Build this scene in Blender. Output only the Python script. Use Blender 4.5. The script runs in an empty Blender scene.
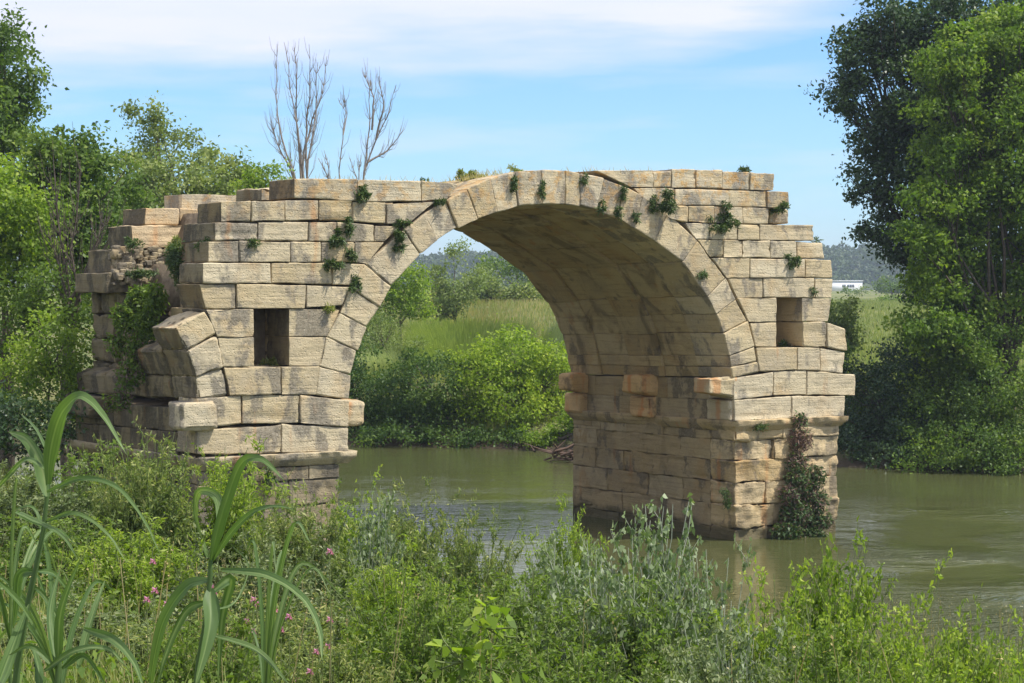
import bpy, math, random
import numpy as np
from mathutils import Vector, noise, Matrix
rnd = random.Random(7)
R = np.random.default_rng(11)
C = bpy.context.scene
COL = C.collection
# ------------------------------------------------------------------ camera, sky, sun, exposure
F, CX, CY, HOR = 1950.0, 512.0, 341.5, 285.0
H = 5.98
PITCH = math.atan((CY - HOR) / F)
cam = bpy.data.cameras.new('camera'); cam_o = bpy.data.objects.new('camera', cam); COL.objects.link(cam_o)
cam.sensor_width = 36; cam.lens = F / 1024 * 36; cam.clip_start = 0.1; cam.clip_end = 9000
cam_o.location = (0, 0, H); cam_o.rotation_euler = (math.pi / 2 - PITCH, 0, 0)
C.camera = cam_o
SUN_AZ, SUN_EL = math.radians(-14), math.radians(57)
SUN = Vector((math.cos(SUN_EL) * math.cos(SUN_AZ), math.cos(SUN_EL) * math.sin(SUN_AZ), math.sin(SUN_EL)))
w = bpy.data.worlds.new('World'); C.world = w; w.use_nodes = True
nt = w.node_tree; nt.nodes.clear(); N = nt.nodes.new; L = nt.links.new
sky = N('ShaderNodeTexSky'); sky.sky_type = 'NISHITA'; sky.sun_disc = False
sky.sun_elevation = SUN_EL; sky.sun_rotation = math.atan2(SUN.x, SUN.y)
sky.air_density = 1.0; sky.dust_density = 0.3; sky.ozone_density = 2.5
bg = N('ShaderNodeBackground'); bg.inputs[1].default_value = 0.118
out = N('ShaderNodeOutputWorld')
tc = N('ShaderNodeTexCoord'); sep = N('ShaderNodeSeparateXYZ'); L(tc.outputs['Generated'], sep.inputs[0])
def wm(op, a, b=None, c=None, clamp=False):
    n = N('ShaderNodeMath'); n.operation = op; n.use_clamp = clamp
    for i, v in enumerate((a, b, c)):
        if v is None: continue
        if isinstance(v, (int, float)): n.inputs[i].default_value = v
        else: L(v, n.inputs[i])
    return n.outputs[0]
el = wm('DIVIDE', sep.outputs[2], wm('MAXIMUM', sep.outputs[1], 0.2))       # tan(elevation)
az = wm('DIVIDE', sep.outputs[0], wm('MAXIMUM', sep.outputs[1], 0.2))
comb = N('ShaderNodeCombineXYZ'); L(wm('MULTIPLY', az, 6.0), comb.inputs[0]); L(wm('MULTIPLY', el, 42.0), comb.inputs[1])
n1 = N('ShaderNodeTexNoise'); n1.inputs['Scale'].default_value = 1.0; n1.inputs['Detail'].default_value = 7; n1.inputs['Roughness'].default_value = .55
L(comb.outputs[0], n1.inputs['Vector'])
# a broad veil of high cloud whose lower edge sits about 5.5 degrees up and rises to the right
edge = wm('SUBTRACT', el, wm('MULTIPLY_ADD', az, 0.04, 0.1))
edge2 = wm('SUBTRACT', edge, wm('MAXIMUM', wm('MULTIPLY', wm('SUBTRACT', az, 0.08), 0.30), 0.0))
m1 = wm('MULTIPLY_ADD', wm('SUBTRACT', n1.outputs[0], 0.5), 0.06, edge2)
veil = wm('MULTIPLY', m1, 30.0, clamp=True)
veil = wm('MULTIPLY', veil, wm('MULTIPLY_ADD', n1.outputs[0], 0.5, 0.5), clamp=True)
comb2 = N('ShaderNodeCombineXYZ'); L(wm('MULTIPLY', az, 9.0), comb2.inputs[0]); L(wm('MULTIPLY', el, 60.0), comb2.inputs[1]); comb2.inputs[2].default_value = 4.3
n2 = N('ShaderNodeTexNoise'); n2.inputs['Scale'].default_value = 1.0; n2.inputs['Detail'].default_value = 6
L(comb2.outputs[0], n2.inputs['Vector'])
wisp = wm('MULTIPLY', wm('MULTIPLY', wm('SUBTRACT', n2.outputs[0], 0.5), 3.2, clamp=True), 0.55)
lowc = wm('MULTIPLY', wm('SUBTRACT', 0.035, el), 16.0, clamp=True)
wisp = wm('MAXIMUM', wisp, wm('MULTIPLY', lowc, wm('MULTIPLY', n2.outputs[0], 1.1), clamp=True))
cl = wm('MAXIMUM', wm('MULTIPLY', veil, 1.25, clamp=True), wm('MULTIPLY', wisp, .7), clamp=True)
mix = N('ShaderNodeMix'); mix.data_type = 'RGBA'; L(cl, mix.inputs[0])
tint = N('ShaderNodeMix'); tint.data_type = 'RGBA'; tint.blend_type = 'MULTIPLY'; tint.inputs[0].default_value = 1.0
L(sky.outputs[0], tint.inputs[6]); tint.inputs[7].default_value = (0.62, .86, 1.16, 1)
L(tint.outputs[2], mix.inputs[6]); mix.inputs[7].default_value = (5.5, 5.7, 6.9, 1)
L(mix.outputs[2], bg.inputs[0]); L(bg.outputs[0], out.inputs[0])
sl = bpy.data.lights.new('sun', 'SUN'); sl.energy = 4.2; sl.angle = math.radians(0.53); sl.color = (1.0, 0.95, 0.87)
so = bpy.data.objects.new('sun', sl); COL.objects.link(so); so.rotation_euler = SUN.to_track_quat('Z', 'Y').to_euler()
C.view_settings.view_transform = 'Standard'; C.view_settings.look = 'None'; C.view_settings.exposure = 0.5; C.view_settings.gamma = 1
C.render.engine = 'CYCLES'
C.cycles.max_bounces = 6; C.cycles.transparent_max_bounces = 8; C.cycles.volume_bounces = 0
C.render.resolution_x = 1024; C.render.resolution_y = 683

# ------------------------------------------------------------------ projection helpers
SP, CP = math.sin(PITCH), math.cos(PITCH)
def ray(px, py):
    u = (px - CX) / F; v = -(py - CY) / F
    return Vector((u, CP + v * SP, -SP + v * CP))
def at(px, py, Y):                      # world point seen at a pixel, at depth Y
    d = ray(px, py); k = Y / d.y
    return Vector((d.x * k, Y, H + d.z * k))
TH = math.radians(33); ORI = Vector((0, 42, 0))
AX = Vector((math.cos(TH), math.sin(TH), 0)); DX = Vector((-math.sin(TH), math.cos(TH), 0))
def sz(px, py, t=0.0):                  # pixel -> (s, z) in the bridge's plane at depth t
    d = ray(px, py); o = Vector((0, 0, H)) - (ORI + DX * t)
    k = -o.dot(DX) / d.dot(DX); p = o + d * k
    return (p.dot(AX), (o.z + d.z * k) + ORI.z)
def bw(s, t, z): return ORI + AX * s + DX * t + Vector((0, 0, z))
W = 6.6; DROP = 0.026                   # bridge thickness, fall of the vault towards the back

# ------------------------------------------------------------------ object helpers
def link(o, parent=None):
    COL.objects.link(o)
    if parent is not None: o.parent = parent
    return o
def tag(o, label=None, cat=None, group=None, kind=None):
    if label: o['label'] = label
    if cat: o['category'] = cat
    if group: o['group'] = group
    if kind: o['kind'] = kind
    return o
def empty(name, loc=(0, 0, 0), rz=0):
    o = bpy.data.objects.new(name, None); o.location = loc; o.rotation_euler = (0, 0, rz); o.empty_display_size = .3
    return link(o)
def mesh_np(name, V, Fs, mat, parent=None, var=None, smooth=False):
    """V (n,3); Fs (m,k) all faces the same size, or a list of faces"""
    me = bpy.data.meshes.new(name)
    if isinstance(Fs, np.ndarray):
        m, k = Fs.shape
        me.vertices.add(len(V)); me.vertices.foreach_set('co', np.asarray(V, np.float32).ravel())
        me.loops.add(m * k); me.loops.foreach_set('vertex_index', Fs.astype(np.int32).ravel())
        me.polygons.add(m); me.polygons.foreach_set('loop_start', np.arange(0, m * k, k, dtype=np.int32))
        me.polygons.foreach_set('loop_total', np.full(m, k, np.int32))
        me.update(calc_edges=True)
    else:
        me.from_pydata([tuple(v) for v in V], [], Fs)
    if smooth: me.polygons.foreach_set('use_smooth', [True] * len(me.polygons))
    if var is not None:
        a = me.attributes.new('var', 'FLOAT', 'POINT'); a.data.foreach_set('value', np.asarray(var, np.float32))
    if mat: me.materials.append(mat)
    return link(bpy.data.objects.new(name, me), parent)
class Acc:                              # collects quads (and their 'var')
    def __init__(s): s.V = []; s.F = []; s.A = []; s.I = []; s.n = 0; s.mi = 0
    def add(s, V, Fq, a=0.0, mi=None):
        V = np.asarray(V, float).reshape(-1, 3); s.V.append(V); s.F.append(np.asarray(Fq, int) + s.n); s.n += len(V)
        s.A.append(np.full(len(V), a) if np.isscalar(a) else np.asarray(a)); s.I.append(np.full(len(Fq), s.mi) if mi is None else np.asarray(mi))
    def build(s, name, mat, parent=None, smooth=False, off=(0, 0, 0)):
        mats = mat if isinstance(mat, (list, tuple)) else [mat]
        o = mesh_np(name, np.concatenate(s.V) - np.array(off), np.concatenate(s.F), mats[0], parent, np.concatenate(s.A), smooth)
        if len(mats) > 1:
            for m in mats[1:]: o.data.materials.append(m)
            o.data.polygons.foreach_set('material_index', np.concatenate(s.I).astype(np.int32))
        return o

# ------------------------------------------------------------------ materials
def newmat(name):
    m = bpy.data.materials.new(name); m.use_nodes = True; m.node_tree.nodes.clear(); return m, m.node_tree
class G:
    def __init__(s, name): s.m, s.t = newmat(name); s.out = s.n('ShaderNodeOutputMaterial')
    def n(s, ty, **k):
        x = s.t.nodes.new(ty)
        for a, b in k.items(): setattr(x, a, b)
        return x
    def l(s, a, b): s.t.links.new(a, b)
    def put(s, sock, v):
        if isinstance(v, (int, float)): sock.default_value = v
        elif isinstance(v, tuple): sock.default_value = v if len(v) == len(sock.default_value) else (*v, 1)
        else: s.l(v, sock)
    def math(s, op, a, b=0.0, c=0.0, clamp=False):
        x = s.n('ShaderNodeMath', operation=op, use_clamp=clamp)
        s.put(x.inputs[0], a); s.put(x.inputs[1], b); s.put(x.inputs[2], c); return x.outputs[0]
    def mix(s, f, a, b, mode='MIX'):
        x = s.n('ShaderNodeMix', data_type='RGBA', blend_type=mode); s.put(x.inputs[0], f); s.put(x.inputs[6], a); s.put(x.inputs[7], b); return x.outputs[2]
    def noise(s, vec, scale, detail=4, rough=.55, dist=0.0):
        x = s.n('ShaderNodeTexNoise'); s.put(x.inputs['Scale'], scale); x.inputs['Detail'].default_value = detail
        x.inputs['Roughness'].default_value = rough; x.inputs['Distortion'].default_value = dist
        if vec is not None: s.l(vec, x.inputs['Vector'])
        return x.outputs[0]
    def ramp(s, f, lo, hi):
        x = s.n('ShaderNodeMapRange', interpolation_type='SMOOTHSTEP'); s.put(x.inputs[0], f); x.inputs[1].default_value = lo; x.inputs[2].default_value = hi; return x.outputs[0]
    def scale(s, vec, v):
        x = s.n('ShaderNodeVectorMath', operation='MULTIPLY'); s.l(vec, x.inputs[0]); x.inputs[1].default_value = v; return x.outputs[0]
    def attr(s, name='var'):
        return s.n('ShaderNodeAttribute', attribute_name=name).outputs['Fac']
    def obj(s): return s.n('ShaderNodeTexCoord').outputs['Object']

def stone_mat(name, grey=0.5, lichen=True, tint=(1, 1, 1), orange=0.0, dark=0.0):
    g = G(name); P = g.obj(); v = g.attr()
    off = g.n('ShaderNodeVectorMath', operation='ADD'); g.l(P, off.inputs[0])
    cb = g.n('ShaderNodeCombineXYZ'); g.put(cb.inputs[0], g.math('MULTIPLY', v, 31.0)); g.put(cb.inputs[2], g.math('MULTIPLY', v, 17.0)); g.l(cb.outputs[0], off.inputs[1])
    Q = off.outputs[0]
    v2 = g.math('FRACT', g.math('MULTIPLY', v, 7.31)); v3 = g.math('FRACT', g.math('MULTIPLY', v, 23.7))
    cream, tan, pale = (.57, .465, .28), (.47, .365, .20), (.61, .53, .375)
    c = g.mix(v2, cream, tan)
    c = g.mix(g.math('MULTIPLY', v3, .7), c, pale)
    bedv = g.scale(Q, (.7, .7, 15.0)); bed = g.noise(bedv, 1.0, 6, .66, .15)
    c = g.mix(g.math('MULTIPLY', g.ramp(bed, .50, .66), .42), c, (.27, .205, .12))
    wash = g.noise(P, 1.3, 4, .6); c = g.mix(g.math('MULTIPLY', g.ramp(wash, .42, .68), .45), c, (.36, .315, .235))
    warm = g.noise(Q, 1.1, 3); c = g.mix(g.math('MULTIPLY', g.ramp(warm, .5, .72), .45), c, (.46, .30, .13))
    # weathering crust: upright grey patches that differ from stone to stone
    st = g.noise(g.scale(Q, (1.9, 1.9, .75)), 1.0, 3, .5, .3)
    edge_n = g.noise(P, 9.0, 4, .65)
    stv = g.math('ADD', st, g.math('MULTIPLY', g.math('SUBTRACT', edge_n, .5), .30))
    big = g.noise(P, .33, 2)
    thr = g.math('ADD', stv, g.math('MULTIPLY', g.math('SUBTRACT', big, .5), .35))
    crust = g.math('MULTIPLY', g.ramp(thr, .58 - .13 * grey, .69 - .13 * grey), .72)
    crustc = g.mix(g.ramp(g.noise(P, 22.0, 3, .7), .35, .7), (.115, .105, .088), (.27, .24, .195))
    c = g.mix(crust, c, crustc)
    # fine speckle
    sp = g.noise(P, 34.0, 3, .7); c = g.mix(g.math('MULTIPLY', g.ramp(sp, .56, .70), .45), c, (.13, .115, .09))
    sp2 = g.noise(P, 15.0, 3, .6); c = g.mix(g.math('MULTIPLY', g.ramp(sp2, .60, .74), .35), c, (.66, .60, .48))
    if lichen:                          # orange and pale lichen on the topmost courses
        sepz = g.n('ShaderNodeSeparateXYZ'); g.l(P, sepz.inputs[0])
        hi = g.ramp(sepz.outputs[2], 6.9, 8.7)
        ln = g.ramp(g.noise(P, 3.6, 5, .7, .4), .49, .60)
        c = g.mix(g.math('MULTIPLY', g.math('MULTIPLY', hi, ln), .7), c, (.52, .285, .075))
        ln2 = g.ramp(g.noise(Q, 5.5, 5, .72), .52, .62)
        c = g.mix(g.math('MULTIPLY', g.math('MULTIPLY', hi, ln2), .55), c, (.30, .285, .255))
    rust = g.noise(g.scale(P, (2.6, 2.6, .5)), 1.0, 3, .5)
    c = g.mix(g.math('MULTIPLY', g.ramp(rust, .62 - .25 * orange, .76 - .25 * orange), .5 + .4 * orange), c, (.50, .235, .085))
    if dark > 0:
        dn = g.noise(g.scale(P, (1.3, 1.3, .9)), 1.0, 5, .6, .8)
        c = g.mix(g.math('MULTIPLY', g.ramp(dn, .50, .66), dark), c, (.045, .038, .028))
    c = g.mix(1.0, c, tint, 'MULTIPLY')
    # wet algae band at the water line
    sw = g.n('ShaderNodeSeparateXYZ'); g.l(P, sw.inputs[0])
    wet = g.ramp(g.math('ADD', sw.outputs[2], g.math('MULTIPLY', g.noise(P, 2.2, 4), -.55)), .18, -.06)
    c = g.mix(g.math('MULTIPLY', wet, .8), c, (.075, .07, .035))
    b = g.n('ShaderNodeBsdfPrincipled'); g.l(c, b.inputs['Base Color']); b.inputs['Roughness'].default_value = .92; b.inputs['Specular IOR Level'].default_value = .15
    hgt = g.math('ADD', g.math('MULTIPLY', bed, .6), g.math('ADD', g.math('MULTIPLY', g.noise(P, 24.0, 6, .8), .35), g.math('MULTIPLY', g.noise(P, 5.0, 5, .65), .9)))
    pit = g.n('ShaderNodeTexVoronoi', feature='F1'); g.l(P, pit.inputs['Vector']); pit.inputs['Scale'].default_value = 17
    hgt = g.math('ADD', hgt, g.math('MULTIPLY', g.ramp(pit.outputs['Distance'], .0, .32), .35))
    bp = g.n('ShaderNodeBump'); bp.inputs['Distance'].default_value = .05; bp.inputs['Strength'].default_value = .75; g.l(hgt, bp.inputs['Height']); g.l(bp.outputs[0], b.inputs['Normal'])
    g.l(b.outputs[0], g.out.inputs[0]); return g.m
def leaf_mat(name, cols, trans=.38, gloss=.25, rough=.5):
    g = G(name); v = g.attr()
    cr = g.n('ShaderNodeValToRGB'); g.l(v, cr.inputs[0])
    e = cr.color_ramp.elements
    while len(e) < len(cols): e.new(.5)
    for i, c in enumerate(cols): e[i].position = i / (len(cols) - 1); e[i].color = (*c, 1)
    c = cr.outputs[0]
    big = g.noise(g.obj(), .55, 3); c = g.mix(g.math('MULTIPLY', g.ramp(big, .35, .68), .35), c, g.mix(1.0, c, (1.5, 1.25, .8), 'MULTIPLY'))
    d = g.n('ShaderNodeBsdfPrincipled'); g.l(c, d.inputs['Base Color']); d.inputs['Roughness'].default_value = rough; d.inputs['Specular IOR Level'].default_value = gloss
    t = g.n('ShaderNodeBsdfTranslucent'); g.l(g.mix(1.0, c, (1.35, 1.5, .6), 'MULTIPLY'), t.inputs[0])
    mx = g.n('ShaderNodeMixShader'); mx.inputs[0].default_value = trans; g.l(d.outputs[0], mx.inputs[1]); g.l(t.outputs[0], mx.inputs[2])
    g.l(mx.outputs[0], g.out.inputs[0]); return g.m
def plain_mat(name, col, rough=.85, var_amt=.3, nscale=6.0, col2=None, bump=.0):
    g = G(name); P = g.obj(); n = g.noise(P, nscale, 5, .6)
    c = g.mix(g.ramp(n, .35, .68), col, col2 or tuple(x * (1 - var_amt) for x in col))
    b = g.n('ShaderNodeBsdfPrincipled'); g.l(c, b.inputs['Base Color']); b.inputs['Roughness'].default_value = rough; b.inputs['Specular IOR Level'].default_value = .2
    if bump:
        bp = g.n('ShaderNodeBump'); bp.inputs['Distance'].default_value = bump; g.l(n, bp.inputs['Height']); g.l(bp.outputs[0], b.inputs['Normal'])
    g.l(b.outputs[0], g.out.inputs[0]); return g.m
M_front = stone_mat('weathered_limestone', grey=.8, tint=(.98, .98, .98))
M_grey = stone_mat('grey_crusted_limestone', grey=.8, tint=(.92, .93, .94))
M_right = stone_mat('cream_limestone', grey=.2)
M_ring = stone_mat('voussoir_limestone', grey=.6)
M_vault = stone_mat('blotched_vault_limestone', grey=.0, lichen=False, dark=.48, tint=(.86, .79, .66))  # browner than the ring stones, with dark noise blotches
M_inner = stone_mat('grey_brown_pier_limestone', grey=.2, lichen=False, tint=(.76, .72, .64), dark=.2)  # darker grey-brown than the front faces, with sparse dark blotches
M_low = stone_mat('waterworn_limestone', grey=.3, lichen=False, tint=(1.0, .93, .82), dark=.3, orange=.1)
M_lowgrey = stone_mat('stained_pier_limestone', grey=.95, lichen=False, tint=(.62, .62, .62), dark=.3)
M_end = stone_mat('crusted_shaded_limestone', grey=1.1, lichen=False, tint=(.40, .40, .375), dark=.3)  # grey crust, plus the shade of left-facing ends put into its tint
M_rust = stone_mat('rust_stained_limestone', grey=.1, lichen=False, orange=.55)
M_corbel = stone_mat('ochre_corbel_limestone', grey=.0, lichen=False, orange=.5, tint=(1.15, .92, .68))
M_pale = stone_mat('fresh_broken_limestone', grey=.0, tint=(1.1, 1.03, .98), orange=.0)
M_core = plain_mat('earthy_rubble_mortar', (.20, .155, .10), .95, .4, 5, bump=.05)
M_bark = plain_mat('bark', (.13, .105, .08), .9, .5, 9, bump=.02)
M_dead = plain_mat('bleached_dead_wood', (.30, .25, .20), .9, .35, 7)
M_stem = plain_mat('green_stem', (.16, .20, .07), .7, .3, 9)
M_whitestem = plain_mat('downy_white_stem', (.36, .39, .29), .8, .2, 9)
LM = {
 'bright': leaf_mat('fresh_green_leaves', [(.08, .14, .018), (.15, .24, .03), (.24, .34, .045), (.36, .43, .08)], .42),
 'mid':    leaf_mat('mid_green_leaves', [(.05, .095, .018), (.085, .15, .028), (.135, .21, .035), (.20, .27, .05)], .38),
 'light':  leaf_mat('light_tree_leaves', [(.05, .10, .015), (.10, .175, .022), (.165, .255, .033), (.28, .36, .055)], .42),
 'deep':   leaf_mat('deep_bush_leaves', [(.035, .075, .02), (.06, .115, .028), (.095, .16, .035), (.15, .22, .045)], .33),
 'lime':   leaf_mat('lime_bush_leaves', [(.10, .16, .018), (.18, .27, .03), (.28, .38, .045), (.42, .49, .08)], .45),
 'dark':   leaf_mat('deep_green_leaves', [(.022, .048, .018), (.035, .072, .026), (.055, .10, .035), (.08, .13, .045)], .25, .35, .42),
 'grey':   leaf_mat('grey_green_leaves', [(.09, .135, .04), (.145, .20, .06), (.22, .28, .09), (.31, .36, .14)], .35),
 'silver': leaf_mat('silver_poplar_leaves', [(.07, .12, .045), (.11, .17, .065), (.16, .225, .10), (.32, .38, .25)], .3, .3),
 'feather': leaf_mat('feathery_green_leaves', [(.06, .105, .03), (.11, .17, .05), (.19, .25, .07), (.36, .37, .14)], .35),
 'weed':  leaf_mat('grey_green_weed_leaves', [(.05, .085, .03), (.09, .135, .05), (.16, .21, .09), (.30, .34, .19)], .3),
 'reed':   leaf_mat('reed_blade', [(.05, .10, .03), (.08, .14, .045), (.125, .195, .07), (.25, .31, .15)], .36, .3, .5),
 'dry':    leaf_mat('dry_grass', [(.16, .20, .055), (.24, .26, .09), (.36, .32, .15), (.46, .38, .21)], .3),
 'grass':  leaf_mat('meadow_grass', [(.11, .16, .04), (.17, .22, .06), (.24, .28, .085), (.34, .34, .15)], .35),
 'wall':   leaf_mat('wall_plant_leaves', [(.04, .075, .03), (.06, .11, .04), (.10, .15, .055), (.15, .19, .08)], .25),
 'wood':   leaf_mat('far_wood_leaves', [(.035, .065, .025), (.05, .085, .03), (.07, .11, .035), (.10, .13, .05)], .2),
 'brown':  leaf_mat('withered_creeper', [(.10, .065, .06), (.16, .10, .09), (.22, .15, .13), (.28, .20, .17)], .15),
 'pink':   leaf_mat('thistle_petals', [(.42, .10, .30), (.50, .16, .38), (.58, .26, .46), (.55, .40, .40)], .3),
}

# ------------------------------------------------------------------ terrain
def interp(pts, x):
    xs = [p[0] for p in pts]; ys = [p[1] for p in pts]; return np.interp(x, xs, ys)
NEAR = [(-400, 84), (-80, 72), (-30, 64), (-15, 57), (-10.5, 48), (-8.2, 41), (-6.2, 37), (-2, 33), (3, 30.5), (10, 28), (40, 23), (400, 5)]
FAR = [(-400, 100), (-80, 86), (-30, 78), (-10, 74), (-2, 71.5), (4, 69), (8, 64.5), (20, 61.5), (60, 55), (400, 40)]
def ground(x, y):
    x = np.asarray(x, float); y = np.asarray(y, float)
    ny = interp(NEAR, x); fy = interp(FAR, x)
    dn = (ny - y) * .85; df = (y - fy) * .95
    near = np.clip(dn * .17, -1.6, 4.45) + np.where(x < -5, np.clip((-x - 5) * .06, 0, .9) * np.clip(dn * .3, 0, 1), 0)
    s = np.clip((y - 80) / 110, 0, 1)
    s2 = np.clip((y - 88) / 55, 0, 1); lx = np.clip((18 - x) / 10, 0, 1) * np.clip((420 - y) / 150, 0, 1)
    far = np.clip(df * .42, -1.6, 2.0) + np.clip(df * .02, 0, .4) + 1.5 * s * s * (3 - 2 * s) * (1 - lx) + 2.55 * s2 * s2 * (3 - 2 * s2) * lx
    return np.maximum(near, far)
def gz(x, y): return float(ground(x, y))
ys = np.concatenate([np.linspace(-80, 0, 20), np.linspace(0, 130, 260)[1:], np.geomspace(130, 7000, 120)[1:]])
us = np.linspace(-1, 1, 241); us = np.sign(us) * np.abs(us) ** 1.5
Vt = []
for y in ys:
    wd = 70 + max(y, 0) * 1.0
    for u in us: Vt.append((u * wd, y, 0))
Vt = np.array(Vt); Vt[:, 2] = ground(Vt[:, 0], Vt[:, 1])
nz = np.array([noise.fractal(Vector((p[0] * .18, p[1] * .18, 0)), .8, 2, 3) for p in Vt])
Vt[:, 2] += nz * np.where(Vt[:, 1] > 100, .1, .13)
nu = len(us); ii = np.arange((len(ys) - 1) * (nu - 1)); r_ = ii // (nu - 1); c_ = ii % (nu - 1); a_ = r_ * nu + c_
g = G('grassy_earth'); P = g.obj()
c = g.mix(g.ramp(g.noise(P, .9, 6, .65), .38, .62), (.11, .15, .045), (.16, .155, .07))
c = g.mix(g.math('MULTIPLY', g.ramp(g.noise(P, .035, 4, .6), .45, .62), .8), c, (.22, .22, .085))
sepm = g.n('ShaderNodeSeparateXYZ'); g.l(P, sepm.inputs[0])
c = g.mix(g.ramp(sepm.outputs[2], .5, .12), c, (.07, .055, .035))
b = g.n('ShaderNodeBsdfPrincipled'); g.l(c, b.inputs['Base Color']); b.inputs['Roughness'].default_value = .95; b.inputs['Specular IOR Level'].default_value = .1
bp = g.n('ShaderNodeBump'); bp.inputs['Distance'].default_value = .15; g.l(g.noise(P, 2.5, 6, .7), bp.inputs['Height']); g.l(bp.outputs[0], b.inputs['Normal'])
g.l(b.outputs[0], g.out.inputs[0]); M_ground = g.m
ter = mesh_np('ground', Vt, np.stack([a_, a_ + 1, a_ + nu + 1, a_ + nu], 1), M_ground, smooth=True)
tag(ter, 'grassy river banks and the meadow running to the hills', 'ground', kind='structure')
# water
g = G('murky_river'); P = g.obj()
fx = g.n('ShaderNodeVectorMath', operation='ADD'); g.l(P, fx.inputs[0])
wn = g.n('ShaderNodeTexNoise'); wn.inputs['Scale'].default_value = .22; wn.inputs['Detail'].default_value = 2; g.l(P, wn.inputs['Vector'])
wo = g.scale(wn.outputs['Color'], (3.5, 3.5, 0)); g.l(wo, fx.inputs[1]); PW = fx.outputs[0]
r1 = g.noise(g.scale(PW, (.9, 2.6, 1)), 1.0, 4, .5)
r2 = g.noise(g.scale(PW, (3.5, 8.0, 1)), 1.0, 3, .5)
sp_ = g.n('ShaderNodeSeparateXYZ'); g.l(P, sp_.inputs[0])
# lively current downstream of the right pier, calmer in the lee of the arch
lively = g.math('MULTIPLY', g.ramp(g.math('SUBTRACT', sp_.outputs[0], g.math('MULTIPLY', sp_.outputs[1], .1)), 1.5, 5.5), g.ramp(sp_.outputs[1], 56.0, 44.0))
lively = g.math('MULTIPLY', lively, g.ramp(g.noise(P, .16, 3, .5, .5), .3, .55))
near_ = g.ramp(sp_.outputs[1], 39.0, 35.0)
amp = g.math('ADD', .10, g.math('ADD', g.math('MULTIPLY', lively, 3.0), g.math('MULTIPLY', near_, .3)))
hh = g.math('MULTIPLY', g.math('ADD', g.math('MULTIPLY', r1, 1.0), g.math('MULTIPLY', r2, .7)), amp)
b = g.n('ShaderNodeBsdfPrincipled')
g.l(g.mix(g.noise(P, .1, 3), (.085, .090, .034), (.066, .076, .026)), b.inputs['Base Color'])
b.inputs['Roughness'].default_value = .06; b.inputs['IOR'].default_value = 1.33; b.inputs['Specular IOR Level'].default_value = .5
bp = g.n('ShaderNodeBump'); bp.inputs['Distance'].default_value = .13; bp.inputs['Strength'].default_value = 1; g.l(hh, bp.inputs['Height']); g.l(bp.outputs[0], b.inputs['Normal'])
g.l(b.outputs[0], g.out.inputs[0]); M_water = g.m
wat = mesh_np('river_water', np.array([(-420, 0, 0), (420, 0, 0), (420, 120, 0), (-420, 120, 0)], float), np.array([[0, 1, 2, 3]]), M_water)
tag(wat, 'slow murky green river water under the broken arch', 'water', kind='structure')

def unit(v): return v / np.maximum(np.linalg.norm(v, axis=1, keepdims=True), 1e-9)
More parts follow.
